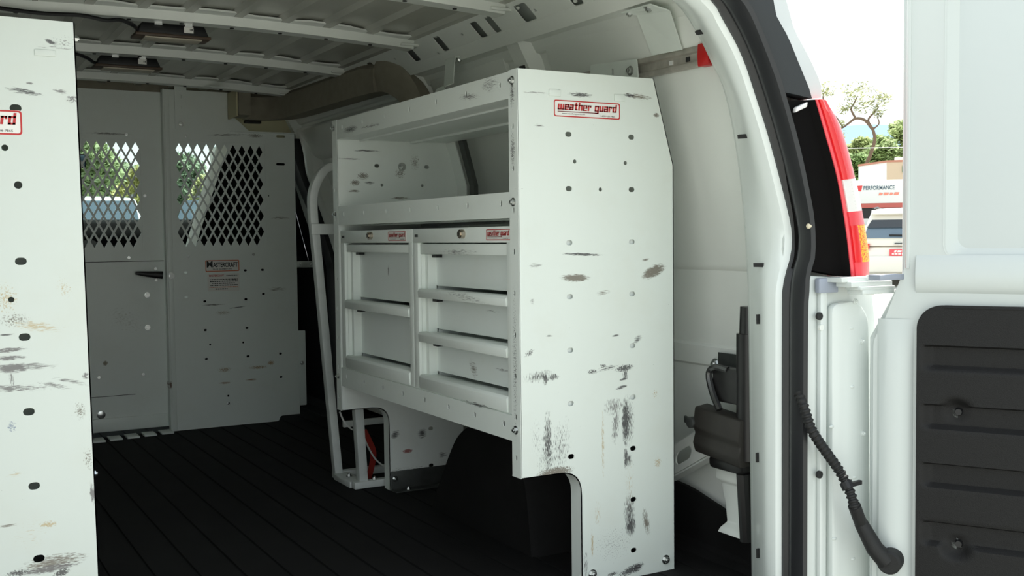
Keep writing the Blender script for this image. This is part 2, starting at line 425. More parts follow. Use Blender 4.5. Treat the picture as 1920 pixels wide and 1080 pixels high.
mb.loft([[(wall_x(z)+.004, y, z) for z in (1.18, 1.285)]+[(wall_x(1.27)-.014, y, 1.272), (wall_x(1.20)-.016, y, 1.20)] for y in (.72, 1.2)])
mb.build('pressed_band', M_van, wall_r, bevel=.003)
# side door inner frame ahead of the shelf: top bar, front curve, sunken panel
mb = MB()
mb.loft([[(wall_x(z)+.003, y, z) for z in (1.10, 1.25)]+[(wall_x(1.24)-.03, y, 1.24), (wall_x(1.12)-.03, y, 1.12)] for y in (1.36, 1.9, 2.52)])
sf = mb.build('side_door_header', M_van, wall_r, bevel=.012, seg=3)
mb = MB(); rings = []
for p in bez([(0, 2.50, 1.24), (0, 2.44, 1.14), (0, 2.40, 1.0), (0, 2.365, .85), (0, 2.35, .65), (0, 2.35, .3), (0, 2.35, .05)], 5):
    x = wall_x(min(1.3, p.z))-.075*min(1, max(0, (1.35-p.z)/.3))
    rings.append([(x+.10, p.y+.05, p.z), (x+.012, p.y+.05, p.z), (x, p.y+.035, p.z), (x, p.y+.01, p.z), (x+.015, p.y-.012, p.z), (x+.10, p.y-.018, p.z)])
mb.loft(rings); mb.build('side_door_pillar', M_van, wall_r, smooth=True)
mb = MB(); rings = []
for p in bez([(0, 2.53, 1.2), (0, 2.48, 1.0), (0, 2.43, .85), (0, 2.41, .65), (0, 2.41, .03)], 5):
    x = wall_x(min(1.3, p.z))-.085
    rings.append([(x+.10, p.y+.09, p.z), (x, p.y+.09, p.z), (x-.006, p.y+.045, p.z), (x, p.y, p.z), (x+.10, p.y, p.z)])
mb.loft(rings); mb.build('pillar_seal', M_seal, wall_r, smooth=True)
mb = MB().obox((.425, 2.415, 1.03), (.045, 0, -.14), (0, .012, 0), (-.02, 0, -.008)); mb.build('latch_plate', M_black, wall_r, bevel=.002)
# pressed stiffeners of the rear quarter: sloping arm with an oval hole
def armfn(u, v, w_): return (.515+w_, .117-u*.86-v*.0, .225+u*.47+v)
mb = sheet(MB(), fillet([(-.12, -.035), (.19, -.032), (.19, .045), (-.12, .036)], .012, 3), [slot(.02, .0, .035, .016), slot(.15, .012, .003, .012)], .004, armfn)
mb.loft([[armfn(u, .036, .0), armfn(u, .04, .03), armfn(u, .043, .03), armfn(u, .039, 0)] for u in (-.12, .19)])
mb.loft([[armfn(u, -.035, .0), armfn(u, -.04, .03), armfn(u, -.043, .03), armfn(u, -.039, 0)] for u in (-.12, .19)])
mb.build('quarter_brace', M_van, wall_r)
mb = MB(); rings = []
for z, hw, x, yc in ((.30, .035, .505, -.07), (.265, .042, .502, -.075), (.205, .042, .500, -.075), (.20, .034, .506, -.078), (.15, .028, .508, -.085), (.112, .026, .505, -.092), (.10, .04, .49, -.10), (.088, .045, .485, -.10)):
    rings.append([(x, yc+hw, z), (x, yc-hw, z), (x+.05, yc-hw-.01, z), (x+.05, yc+hw-.01, z)])
mb.loft(rings); mb.build('quarter_foot', M_van, wall_r, bevel=.006)
# ---- rear frame: D pillars and header as one curved sill round the door opening
IN = [(XC, -.2, 1.300), (0.0, -.2, 1.300), (.14, -.2, 1.285), (.247, -.2, 1.243), (.279, -.2, 1.224), (.312, -.2, 1.186), (.334, -.2, 1.156), (.356, -.2, 1.121), (.388, -.2, 1.069), (.418, -.2, .96), (.438, -.2, .836), (.451, -.2, .690), (.455, -.2, .563), (.463, -.2, .051), (.463, -.2, -.03)]
SE = [(XC, -.36, 1.275), (0.0, -.36, 1.272), (.13, -.36, 1.258), (.22, -.36, 1.209), (.25, -.36, 1.173), (.278, -.36, 1.138), (.303, -.36, 1.097), (.326, -.36, 1.046), (.365, -.36, .955), (.409, -.36, .831), (.425, -.36, .772), (.422, -.36, .725), (.402, -.36, .666), (.399, -.36, .577), (.399, -.36, .093), (.399, -.36, -.03)]
SO = [(XC, -.4, 1.300), (0.0, -.4, 1.298), (.14, -.4, 1.270), (.24, -.4, 1.203), (.267, -.4, 1.174), (.298, -.4, 1.121), (.319, -.4, 1.082), (.338, -.4, 1.042), (.38, -.4, .932), (.41, -.4, .829), (.419, -.4, .783), (.42, -.4, .727), (.407, -.4, .691), (.404, -.4, .644), (.401, -.4, .58), (.4, -.4, .104), (.4, -.4, -.03)]
NS = 90
inn, sea, seo = (resample(bez(c, 6), NS) for c in (IN, SE, SO))
def frame(sgn, top):
    m_ = (lambda p: p) if sgn > 0 else (lambda p: Vector((mir(p.x), p.y, p.z)))
    mb = MB(); rings = []
    for i in range(NS):
        a, b = inn[i], sea[i]; t = (inn[min(i+1, NS-1)]-inn[max(0, i-1)]).normalized()
        inw = Vector((t.z, 0, -t.x)); inw = -inw if inw.dot(Vector((XC, 0, .5))-a) < 0 else inw
        ring = [a-inw*.035+Vector((0, .03, 0)), a-inw*.006+Vector((0, .012, 0)), a.copy(), a.lerp(b, .12)+inw*.006, a.lerp(b, .35)+inw*.016, a.lerp(b, .60)+inw*.0245, a.lerp(b, .72)+inw*.027, a.lerp(b, .84)+inw*.0265, a.lerp(b, .94)+inw*.018, b.copy(), b-inw*.012, b-inw*.04]
        rings.append([m_(p) for p in ring])
    mb.loft(rings, closed=False); return mb
mb = frame(1, 0); k = frame(-1, 0); mb.add(k.v, k.f)
wall_b = props(mb.build('wall_rear', mat('pillar_white_paint', (.82, .865, .84), .24, coat=.2), smooth=True), 'white painted rear pillar and header round the door opening', kind='structure')
def on_pillar(px, py):
    """nearest pillar point for a slot seen at a pixel"""
    best = None
    for i in range(30, NS):
        for t in (.08, .15, .25, .35, .45, .55):
            p = inn[i].lerp(sea[i], t)+Vector((-.045*t, 0, 0)); v = (p-CAM); z = v.dot(_f); qx = 960+F_PX*v.dot(_r)/z; qy = 540+F_PX*v.dot(_d)/z
            d = (qx-px)**2+(qy-py)**2
            if best is None or d < best[0]: best = (d, p, i)
    return best[1], best[2]
for px, py, hz, hy in ((1319.5, 55, .004, .012), (1397, 256, .004, .012), (1434, 505, .004, .011), (1424, 604, .010, .0014), (1424, 855, .010, .0014), (1424, 1037, .010, .0014)):
    p, i = on_pillar(px, py); t = (inn[min(i+1, NS-1)]-inn[i-1]).normalized(); inw = Vector((t.z, 0, -t.x)); inw = -inw if inw.x > 0 else inw
    mb = MB(); mb.obox(p-t*hz-Vector((-.35*hy, hy, 0))+inw*.0, t*2*hz, Vector((-.7*hy, 2*hy, 0)), inw*.0062); mb.build('pillar_slot', M_hole, wall_b)
# rear jamb: lower hinge pillar (white) with flange steps
JY = -.4
mb = MB()
jam = [(.400, -.12), (.402, .55), (.404, .644), (.408, .688), (.60, .676), (.612, .59), (.612, -.12)]
mb.extrude(jam, lambda u, v, d: (u, d, v), JY, JY+.03)
jb = mb.build('hinge_pillar', M_bodyw, wall_b, bevel=.004)
mb = MB()
st = [(.444, -.12), (.445, .672), (.462, .668), (.464, .632), (.462, -.12)]
mb.extrude(st, lambda u, v, d: (u, d, v), JY-.012, JY); mb.build('flange_step', M_bodyw, jb, bevel=.004)
mb = MB()
st = fillet([(.474, -.12), (.470, .630), (.545, .634), (.575, .60), (.585, -.12)], .02, 4, only={1, 2, 3})
mb.extrude(st, lambda u, v, d: (u, d, v), JY-.018, JY); mb.build('cover_plate', M_bodyw, jb, bevel=.006)
for (px, py, r_) in ((1537, 593, .0075), (1537, 890, .0075)):
    p = at(px, py, Y=JY-.012); MB().cyl((p.x, JY-.0135, p.z), (p.x, JY-.008, p.z), r_, 14).build('access_hole', M_hole, jb)
p = at(1540, 614, Y=JY-.012); MB().cyl((p.x, JY-.0135, p.z), (p.x, JY-.008, p.z), .006, 14).build('blank_plug', M_van, jb)
for (px, py) in ((1616, 640), (1618, 813), (1604, 565)):
    p = at(px, py, Y=JY-.018); bolt(jb, (p.x, JY-.018, p.z), (0, -1, 0), .0042, 'rivet', M_bodyw, 12)
for (px, py) in ((1597, 615), (1598, 725), (1560, 800), (1602, 895), (1565, 1010), (1600, 1048)):
    p = at(px, py, Y=JY-.018); MB().ball((p.x, JY-.017, p.z), .006, 5, (1.1, .5, .6)).build('dimple', M_bodyw, jb)
# dark upper jamb trim and light outer corner
DO = [Vector(p) for p in ((.0, JY, 1.33), (.2, JY, 1.305), (.311, JY, 1.225), (.325, JY, 1.184), (.357, JY, 1.143), (.383, JY, 1.099), (.414, JY, 1.046), (.420, JY, 1.030))]
LO = [Vector(p) for p in ((.0, JY, 1.435), (.2, JY, 1.385), (.345, JY, 1.235), (.379, JY, 1.164), (.417, JY, 1.114), (.451, JY, 1.062), (.453, JY, 1.034))]
do, lo = resample(bez(DO, 5), 30), resample(bez(LO, 5), 30)
sidx = [p for p in seo if p.z > 1.028 and p.x > 0]; sid = resample(sidx, 30)
mb = MB(); mb.loft([[sid[i]+Vector((0, .02, 0)), sid[i]+Vector((0, -.002, 0)), sid[i].lerp(do[i], .5)+Vector((0, -.010, 0)), do[i]+Vector((0, -.012, 0)), do[i]+Vector((0, .02, 0))] for i in range(30)])
mb.build('jamb_trim', M_dark, wall_b, smooth=True)
p0, p1 = sid[11], do[11]
mb = MB(); mb.obox(p0+Vector((0, -.016, 0)), p1-p0, Vector((0, .01, 0)), Vector((.004, 0, .009))); mb.build('trim_joint', mat('brown_dust', (.10, .085, .06), .8), wall_b, bevel=.002)
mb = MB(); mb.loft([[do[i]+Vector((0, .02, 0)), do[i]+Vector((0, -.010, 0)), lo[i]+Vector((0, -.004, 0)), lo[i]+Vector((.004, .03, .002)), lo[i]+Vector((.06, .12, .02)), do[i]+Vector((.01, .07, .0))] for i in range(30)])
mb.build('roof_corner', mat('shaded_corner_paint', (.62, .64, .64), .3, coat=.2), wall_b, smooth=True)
# rear face of the roof header and of the left corner, closing the shell
om = resample([Vector((a, JY+.05, b)) for a, b in osk[len(osk)//2:]], NS)
mb = MB(); mb.loft([[Vector((mir(seo[i].x), JY+.03, seo[i].z)), Vector((mir(seo[i].x), JY-.004, seo[i].z)), Vector((om[i].x, JY, om[i].z))*.15+Vector((mir(seo[i].x), JY, seo[i].z))*.85, Vector((om[i].x, JY, om[i].z)), om[i]+Vector((0, .05, 0)), Vector((mir(seo[i].x), JY+.06, seo[i].z))] for i in range(NS)])
mb.build('left_jamb_panel', M_bodyw, wall_b, smooth=True)
st_ = resample([p for p in seo if p.x < .05], 20); ot_ = resample([Vector((a, JY, b)) for a, b in osk[:len(osk)//2+1][::-1] if a < .12], 20)
mb = MB(); mb.loft([[st_[i]+Vector((0, .03, 0)), st_[i]+Vector((0, -.004, 0)), ot_[i], ot_[i]+Vector((0, .10, 0)), st_[i]+Vector((0, .06, 0))] for i in range(20)])
mb.build('roof_header_panel', M_bodyw, wall_b, smooth=True)
# sunk cavity plate behind the lamp
mb = MB(); mb.extrude([(.40, .66), (.41, .80), (.33, 1.06), (.43, 1.06), (.54, .86), (.58, .66)], lambda u, v, d: (u, d, v), JY+.05, JY+.06)
mb.build('lamp_pocket', M_bodyw, wall_b)
# ---- weatherstrip
mb = MB()
def strip(sgn):
    m_ = (lambda p: p) if sgn > 0 else (lambda p: Vector((mir(p.x), p.y, p.z)))
    rings = []
    for i in range(NS):
        a, b = sea[i], seo[i]; t = (sea[min(i+1, NS-1)]-sea[max(0, i-1)]).normalized()
        inw = Vector((t.z, 0, -t.x)); inw = -inw if inw.dot(Vector((XC, 0, .5))-a) < 0 else inw
        # lip, groove, bulb
        ring = [a-inw*.010+Vector((0, .004, 0)), a+inw*.004+Vector((0, .004, 0)), a+inw*.006+Vector((0, -.004, 0)), a.lerp(b, .32)+inw*.000, a.lerp(b, .42)+inw*.005, a.lerp(b, .62)+inw*.010+Vector((0, -.006, 0)), b.copy()+inw*.004+Vector((0, -.014, 0)), b+Vector((0, -.016, 0))-inw*.006, b-inw*.012, b-inw*.014+Vector((0, .03, 0))]
        rings.append([m_(p) for p in ring])
    mb.loft(rings)
strip(1); strip(-1)
ws = mb.build('weatherstrip', M_seal, wall_b, smooth=True); ws['label'] = 'black rubber door seal'
# ---- wheel arch box
mb = MB(); ap = [(p.x, p.z) for p in bez([(.24, 0, 0), (.27, 0, .17), (.34, 0, .265), (.43, 0, .295), (.55, 0, .28), (.645, 0, .235), (.70, 0, .18), (.75, 0, .115), (.80, 0, .05), (.83, 0, 0)], 4)]
mb.loft([[(x, yy*(1)+(.4-yy)*k, zz*(1-.06*k)) for yy, zz in ap] for x, k in ((.17, .06), (.185, .0), (.55, 0))])
wa = mb.build('wheel_arch', M_mat, wall_r, smooth=True)
wa['label'] = 'black covered wheel arch box under the drawer shelf'
mb = MB(); mb.loft([[(mir(x), yy*(1)+(.4-yy)*k, zz*(1-.06*k)) for yy, zz in ap] for x, k in ((.17, .06), (.185, .0), (.55, 0))])
mb.build('wheel_arch', M_mat, wall_l, smooth=True)
# ================================================================== PARTITION
M_pd = scuffed('partition_paint', (.86, .90, .865), .38, ('X', 'Z'), [
    (-.40, 1.19, .10, .007, 0, .42, (.08, .07, .06), 's'), (.05, 1.20, .10, .006, .05, .4, (.08, .07, .06), 's'), (.17, 1.20, .04, .012, 0, .45, (.14, .11, .08), 'i'),
    (-.02, .505, .06, .004, 0, .5, (.10, .09, .07), 's'), (.08, .49, .04, .003, .1, .6, (.04, .05, .06), 's'), (-.36, .46, .09, .05, -.5, .20, (.30, .26, .18), 'h'),
    (.02, .235, .035, .014, 0, .42, (.33, .20, .07), 'i'), (.16, .235, .05, .010, 0, .45, (.35, .22, .08), 'i'), (.215, .25, .02, .012, 0, .5, (.42, .24, .08), 'i'),
    (.02, .18, .03, .006, 0, .5, (.30, .15, .05), 's'), (.13, .185, .03, .006, 0, .5, (.30, .15, .05), 's'), (-.20, .19, .008, .02, 0, .6, (.16, .08, .04), 'i'),
    (.25, .56, .05, .01, 0, .4, (.2, .18, .14), 's'), (.27, .86, .05, .008, 0, .4, (.2, .18, .16), 's'), (.02, .47, .04, .012, 0, .38, (.30, .24, .15), 'i'), (-.44, .29, .012, .012, 0, .7, (.22, .18, .11), 'i')], speck=.0, grime=.12)
pt = thing('partition', (-.2, Y_PART, 0), 'grey white steel bulkhead with diamond mesh windows behind the cab', 'partition')
fz = lambda y0: (lambda u, v, w_: (u, y0+w_, v))
def diamonds(u0, u1, v0, v1, pu, pv, st):
    hs = []; r = 0; v = v1-pv/2; rows = int((v1-v0)/(pv/2))-1
    for k in range(rows):
        vc = v1-pv/2-k*pv/2; off = pu/2 if k % 2 else 0
        u = u0+pu/2+off
        while u+pu/2 <= u1+.001:
            a, b = pu/2-st*.62, pv/2-st*1.1
            hs.append([(u-a, vc), (u, vc-b), (u+a, vc), (u, vc+b)]); u += pu
    return hs
def grille(parent, u0, u1, v0, v1, y):
    hs = diamonds(u0, u1, v0, v1, .0363, .0665, .0068)
    return sheet(MB(), rrect(u0-.012, v0-.012, u1+.012, v1+.012, .01, 2), hs, .0025, fz(y)).build('mesh_grille', M_pd, parent)
# fixed right panel
ol = fillet([(-.196, .0), (.247, .0), (.25, .022), (.337, .022), (.337, 1.215), (.150, 1.215), (.073, 1.282), (.066, 1.372), (-.196, 1.372)], .012, 3, only={1, 2})
hs = [rrect(-.158, .733, .209, 1.168, .004, 2)]
def pz(px, py): p = at(px, py, Y=2.47); return p.x, p.z
for (px, py) in ((348, 511), (460, 507), (492, 506), (349, 557), (384, 565), (461, 561), (494, 551), (385, 619), (463, 615), (387, 673), (465, 668), (526, 663), (527, 707)):
    u, v = pz(px, py); hs.append(slot(u, v, .0065, .0045))
for (px, py) in ((394, 646), (456, 642), (428, 742), (353, 370), (503, 367)):
    u, v = pz(px, py); hs.append(slot(u, v, .0042, .0042))
for (px, py) in ((526, 256), (526, 308)):
    u, v = pz(px, py); hs.append(slot(u, v, .019, .005))
fp = sheet(MB(), ol, hs, .003, fz(2.47)).build('fixed_panel', M_pd, pt)
grille(fp, -.158, .209, .733, 1.168, 2.474)
mb = MB().box(-.204, -.196, 2.455, 2.49, .0, 1.372); mb.box(-.196, -.176, 2.464, 2.468, .0, 1.372); mb.build('edge_fold', M_pd, fp, bevel=.002)
mb = MB().box(.066, .337, 2.455, 2.47, 1.213, 1.217); mb.build('ledge_fold', M_pd, fp)
for (px, py) in ((348, 255), (353, 481), (475, 477), (428, 756)):
    u, v = pz(px, py); bolt(fp, (u, 2.468, v), (0, -1, 0), .004, 'rivet')
# hinged door leaf
dl = sheet(MB(), [(-.655, .018), (-.188, .018), (-.188, 1.362), (-.655, 1.362)], [rrect(-.565, .727, -.285, 1.168, .004, 2)], .003, fz(2.50)).build('door_leaf', M_pd, pt)
grille(dl, -.575, -.285, .727, 1.168, 2.504)
mb = MB().box(-.652, -.209, 2.492, 2.498, .020, .072); mb.build('kick_strip', M_pd, dl, bevel=.002)
mb = MB().box(-.655, -.206, 2.496, 2.4985, .688, .690); mb.build('panel_seam', M_hole, dl)
def dz(px, py): p = at(px, py, Y=2.495); return p.x, p.z
for (px, py, r_) in ((276, 553, .0075), (277, 614, .0075), (186, 708, .004), (269, 702, .004), (292, 504, .004), (293, 525, .004), (272, 367, .004), (242, 483, .004), (237, 252, .004)):
    u, v = dz(px, py); bolt(dl, (u, 2.498, v), (0, -1, 0), r_, 'bolt')
u, v = dz(190, 778); mb = MB().cyl((u, 2.4975, v), (u, 2.494, v), .016, 18); mb.build('round_plug', M_chrome, dl, bevel=.001)
mb = MB().box(-.62, -.33, 2.496, 2.4985, .158, .1595); mb.build('kick_seam', M_hole, dl)
hp = [at(x_, y_, Y=2.47) for x_, y_ in ((254, 512), (275, 514), (305, 516))]
mb = MB(); mb.tube([hp[0], hp[0].lerp(hp[1], .5), hp[1], hp[2]], [.006, .009, .011, .016], 10, flat=(.55, 1)); hd = mb.build('handle', M_black, dl, smooth=True)
mb = MB().cyl((hp[2].x-.012, 2.498, hp[2].z), (hp[2].x-.012, 2.466, hp[2].z), .010, 12); mb.build('spindle', M_black, hd)
p = at(320, 517, Y=2.47); mb = MB().cyl((p.x, 2.468, p.z), (p.x, 2.462, p.z), .014, 16).cyl((p.x, 2.462, p.z), (p.x, 2.456, p.z), .007, 12); mb.build('latch_keeper', M_chrome, fp)
MB().box(mir(.25), .25, 2.512, 2.535, 1.335, 1.398).build('top_seal', M_tan, pt, bevel=.004)
# left fixed panel (mostly behind the left shelf)
sheet(MB(), [(mir(.337), .0), (-.64, .0), (-.64, 1.372), (mir(.066), 1.372), (mir(.15), 1.215), (mir(.337), 1.215)], [rrect(mir(.209), .733, -.71, 1.168, .004, 2)], .003, fz(2.475)).build('fixed_panel', M_pd, pt)
# filler plate, side strap
mb = MB().box(.30, .385, 2.515, 2.53, .05, .375); fpl = mb.build('filler_plate', M_pd, pt, bevel=.004)
bolt(fpl, (.366, 2.514, .235), (0, -1, 0), .006)
mb = MB().box(.335, .43, 2.472, 2.478, .648, .676); ss = mb.build('side_strap', M_chrome, pt, bevel=.001)
for x in (.357, .405): bolt(ss, (x, 2.471, .662), (0, -1, 0), .006)
# roof strap with perforations
mb = sheet(MB(), rrect(-.155, 1.215, -.108, 1.39, .006, 2), [slot(-.1315, 1.30, .004, .007), slot(-.1315, 1.345, .004, .007)], .003, fz(2.463))
rs = mb.build('roof_strap', M_pd, pt); bolt(rs, (-.1315, 2.461, 1.235), (0, -1, 0), .007)
for x in (-.15, -.118): bolt(rs, (x, 2.467, 1.333), (0, -1, 0), .003, 'rivet')
mb = sheet(MB(), rrect(2.16, -.155, 2.465, -.108, .005, 2), [slot(2.20+.03*i, -.1315, .008, .004) for i in range(8)], .003, lambda u, v, w_: (v-(2.465-u)*-.30, u, 1.386-(2.465-u)*.12+w_))
mb.build('strap_arm', M_pd, rs)
# maker's stickers
def stk_part(parent, fn, u0, v0, u1, v1, border, m_border, lines):
    mb = MB(); sheet(mb, rrect(u0, v0, u1, v1, .004, 2), [], .0006, fn); pl = mb.build('label_sticker', M_sticker, parent)
    if border:
        b = border; mb = MB(); sheet(mb, rrect(u0+b*.2, v0+b*.2, u1-b*.2, v1-b*.2, .004, 2), [rrect(u0+b, v0+b, u1-b, v1-b, .003, 2)], .0004, lambda u, v, w_: fn(u, v, w_+.0006)); mb.build('border', m_border, pl)
    for (txt, x, y, wd, ht, m_, bold) in lines:
        mb = MB(); text(mb, txt, lambda u, v, w_: fn(u, v, .0009), x, y, wd, ht, bold); mb.build('lettering', m_, pl)
    return pl
flip = lambda y0: (lambda u, v, w_: (u, y0-w_, v))
s = stk_part(fp, flip(2.4675), -.049, .640, .091, .688, .004, M_orange, [('M', -.043, .658, .024, .026, M_ink, .03), ('ASTERCRAFT', -.018, .658, .102, .020, M_ink, .03), ('TRUCK EQUIPMENT, INC.', -.02, .647, .082, .006, M_ink, .02)])
s['label'] = 'orange bordered maker sticker'
s = stk_part(fp, flip(2.4675), -.041, .560, .090, .632, 0, None, [('MASTERCRAFT', -.034, .620, .060, .008, M_redpaint, .02)])
mb = MB()
for k in range(4): marks(mb, lambda u, v, w_: (u, 2.4665, v), -.032+(.01 if k == 2 else 0), .606-.008*k, .114-(.02 if k == 2 else 0), .0042)
marks(mb, lambda u, v, w_: (u, 2.4665, v), -.010, .567, .05, .0042); marks(mb, lambda u, v, w_: (u, 2.4665, v), .036, .622, .045, .003)
mb.build('fine_print', M_ink, s, kind='stuff')
mb = MB(); marks(mb, lambda u, v, w_: (u, 2.4665, v), -.034, .575, .118, .003); mb.build('red_print_line', M_orange, s, kind='stuff')
# floor tabs under the door
for i in range(5):
    p = at(190+i*32, 826-i*4, Z=.004); MB().box(p.x-.035, p.x+.012, p.y-.03, p.y+.05, .001, .008).build('floor_tab', M_pd, pt, bevel=.001)
# ================================================================== CAB beyond the partition
M_cab = mat('black_cab_plastic', (.006, .006, .006), .9, spec=.06)
M_seatf = mat('charcoal_seat_cloth', (.009, .008, .0075), .95, spec=.1)
mb = MB()
for s_ in (1, -1):
    m_ = (lambda x: x) if s_ > 0 else mir
    mb.loft([[(m_(.60), y, -.1), (m_(.60), y, .62), (m_(.58), y, .66), (m_(.54), y, .66), (m_(.54), y, -.1)] for y in (2.62, 4.25)])
cb = props(mb.build('cab_side', M_cab), 'dark lower cab doors past the partition', kind='structure')
mb = MB().box(mir(.62), .62, 2.62, 4.6, -.14, -.1); mb.build('cab_floor', M_cab, cb)
mb = MB().box(mir(.60), .60, 4.55, 4.6, -.1, .70); mb.build('firewall', M_cab, cb)
dh = thing('dashboard', (XC, 4.15, -.1), 'black dashboard seen through the mesh windows', 'dashboard')
mb = MB(); mb.loft([[(x, 3.88, .32), (x, 3.86, .80), (x, 3.92, .868), (x, 4.10, .885), (x, 4.50, .862), (x, 4.5, .3)] for x in (mir(.54), XC-.2, XC, .54)]); mb.build('dash_top', M_cab, dh, bevel=.02, seg=3)
mb = MB(); mb.loft([[(x, 3.80, .36), (x, 3.80, .74), (x, 3.90, .80), (x, 3.90, .36)] for x in (XC-.18, XC+.18)]); mb.build('centre_stack', M_cab, dh, bevel=.02)
mb = MB(); mb.tube([(XC-.42+.18*math.cos(a), 3.66-.05*math.sin(a), .70+.17*math.sin(a)) for a in [2*math.pi*i/24 for i in range(25)]], .014, 8); mb.build('steering_wheel', M_cab, dh, smooth=True)
# seats
def seat(xc, label):
    st = thing('cab_seat', (xc, 3.05, -.1), label, 'seat', 'cab seats')
    mb = MB(); mb.box(xc-.24, xc+.24, 2.98, 3.48, .22, .40); mb.build('cushion', M_seatf, st, bevel=.05, seg=4)
    mb = MB(); mb.loft([[(xc-w_, y, z), (xc+w_, y, z), (xc+w_*.96, y-.14, z), (xc-w_*.96, y-.14, z)] for w_, y, z in ((.24, 3.05, .36), (.235, 3.0, .6), (.17, 2.93, .9), (.13, 2.88, 1.02))]); mb.build('backrest', M_seatf, st, bevel=.04, seg=4)
    mb = MB(); mb.box(xc-.085, xc+.12, 2.74, 2.85, 1.00, 1.20); mb.build('headrest', M_seatf, st, bevel=.04, seg=4)
    mb = MB().box(xc-.2, xc+.2, 2.98, 3.4, -.1, .24); mb.build('seat_base', M_cab, st, bevel=.01)
M_bolster = mat('sunlit_seat_bolster', (.80, .82, .74), .7)  # pale colour stands for windscreen light on the side of the black seat
st = thing('cab_seat', (.3, 3.1, -.1), 'black high backed passenger seat with a side bolster coloured as sunlit behind the fixed mesh panel', 'seat', 'cab seats')
MB().box(.06, .54, 3.05, 3.55, .22, .42).build('cushion', M_seatf, st, bevel=.05, seg=4)
sb_ = [(.050, 3.18, .40, .54), (.054, 3.10, .70, .53), (.098, 2.93, .95, .49), (.148, 2.77, 1.19, .43), (.165, 2.74, 1.235, .40)]
mb = MB(); mb.loft([[(a, y, z), (b, y, z), (b, y+.12, z+.01), (a, y+.12, z+.01)] for a, y, z, b in sb_]); mb.build('backrest', M_seatf, st, bevel=.012, seg=3)
mb = MB(); mb.loft([[(a-.024, y+.05, z), (a-.004, y+.004, z), (a-.001, y+.03, z), (a-.001, y+.11, z+.01), (a-.024, y+.11, z+.01)] for a, y, z, b in sb_]); mb.build('side_bolster', M_bolster, st, smooth=True)
MB().box(.1, .5, 3.05, 3.5, -.1, .24).build('seat_base', M_cab, st, bevel=.01)
seat(mir(.235), 'charcoal driver seat behind the scuffed left shelf end')
# A pillars, header, mirror, roof of the cab
M_pil = mat('grey_pillar_trim', (.42, .42, .38), .6)
def a_pillar(s_):
    m_ = (lambda x: x) if s_ > 0 else mir
    mb = MB(); P = bez([(m_(.370), 4.60, .70), (m_(.352), 4.25, .89), (m_(.328), 3.86, 1.08), (m_(.300), 3.46, 1.265), (m_(.28), 3.30, 1.335)], 5)
    mb.loft([[p, p+Vector((0, .01, -.02)), (m_(.60-.26*(p.z-.64)), p.y+.01, p.z-.02), (m_(.60-.26*(p.z-.64)), p.y, p.z)] for p in P]); mb.build('quarter_frame', M_cab, cb); mb = MB()
    mb.tube(P, .030, 8, flat=(1., 1.2)); mb.build('a_pillar', M_pil, cb, smooth=True)
a_pillar(1); a_pillar(-1)
mb = MB(); mb.loft([[(x, 3.20, z_-.02), (x, 3.42, z_-.075), (x, 3.46, z_-.03), (x, 2.9, z_+.01), (x, 2.9, z_-.015)] for x, z_ in ((mir(.36), 1.34), (mir(.1), 1.385), (XC, 1.395), (.1, 1.385), (.36, 1.34))])
mb.build('windscreen_header', M_cream, cb, smooth=True)
mb = MB(); mb.loft([[(x, 2.88, z_), (x, 3.46, z_-.01), (x, 3.46, z_+.04), (x, 2.88, z_+.05)] for x, z_ in ((mir(.45), 1.32), (mir(.1), 1.40), (XC, 1.41), (.1, 1.40), (.45, 1.32))])
mb.build('cab_roof', M_cream, cb, smooth=True)
# B pillar / dark side glass of the passenger door
mb = MB(); mb.loft([[(.60, y, .62), (.43, y+.0, 1.30), (.44, y, 1.31), (.62, y, .62)] for y in (2.62, 3.05)]); mb.build('b_pillar', M_cab, cb)
mb = MB(); mb.loft([[(mir(.60), y, .62), (mir(.43), y+.0, 1.30), (mir(.44), y, 1.31), (mir(.62), y, .62)] for y in (2.62, 3.05)]); mb.build('b_pillar', M_cab, cb)
mb = MB(); mb.loft([[(.59, y, .64), (.42, y2, 1.29), (.424, y2, 1.295), (.594, y, .645)] for y, y2 in ((3.05, 3.05), (4.62, 4.25))])
mb.build('side_glass', mat('dark_privacy_glass', (.006, .007, .008), .1), cb)
mr = thing('rear_view_mirror', (XC-.115, 3.75, 1.09), 'dark interior rear view mirror hanging by the windscreen', 'mirror')
mb = MB(); c_ = at(148, 302, Y=3.75); WL[mr] = c_.copy(); mr.location = c_
mb.box(c_.x-.11, c_.x+.032, 3.73, 3.76, c_.z-.035, c_.z+.035); mb.build('housing', M_cab, mr, bevel=.012, seg=3)
mb = MB(); mb.cyl((c_.x-.04, 3.76, c_.z+.03), (c_.x-.04, 3.80, 1.31), .010, 8); mb.build('stem', M_cab, mr)
mb = MB(); mb.box(c_.x-.10, c_.x+.024, 3.7285, 3.73, c_.z-.028, c_.z+.028); mb.build('mirror_glass', M_glassb, mr, bevel=.004)
# bonnet
mb = MB(); mb.loft([[(mir(.45), y, z-.04), (XC, y, z), (.45, y, z-.04), (.5, y, z-.3), (mir(.5), y, z-.3)] for y, z in ((4.62, .74), (5.0, .68), (5.5, .58))]); mb.build('bonnet', M_bodyw, cb, smooth=True)
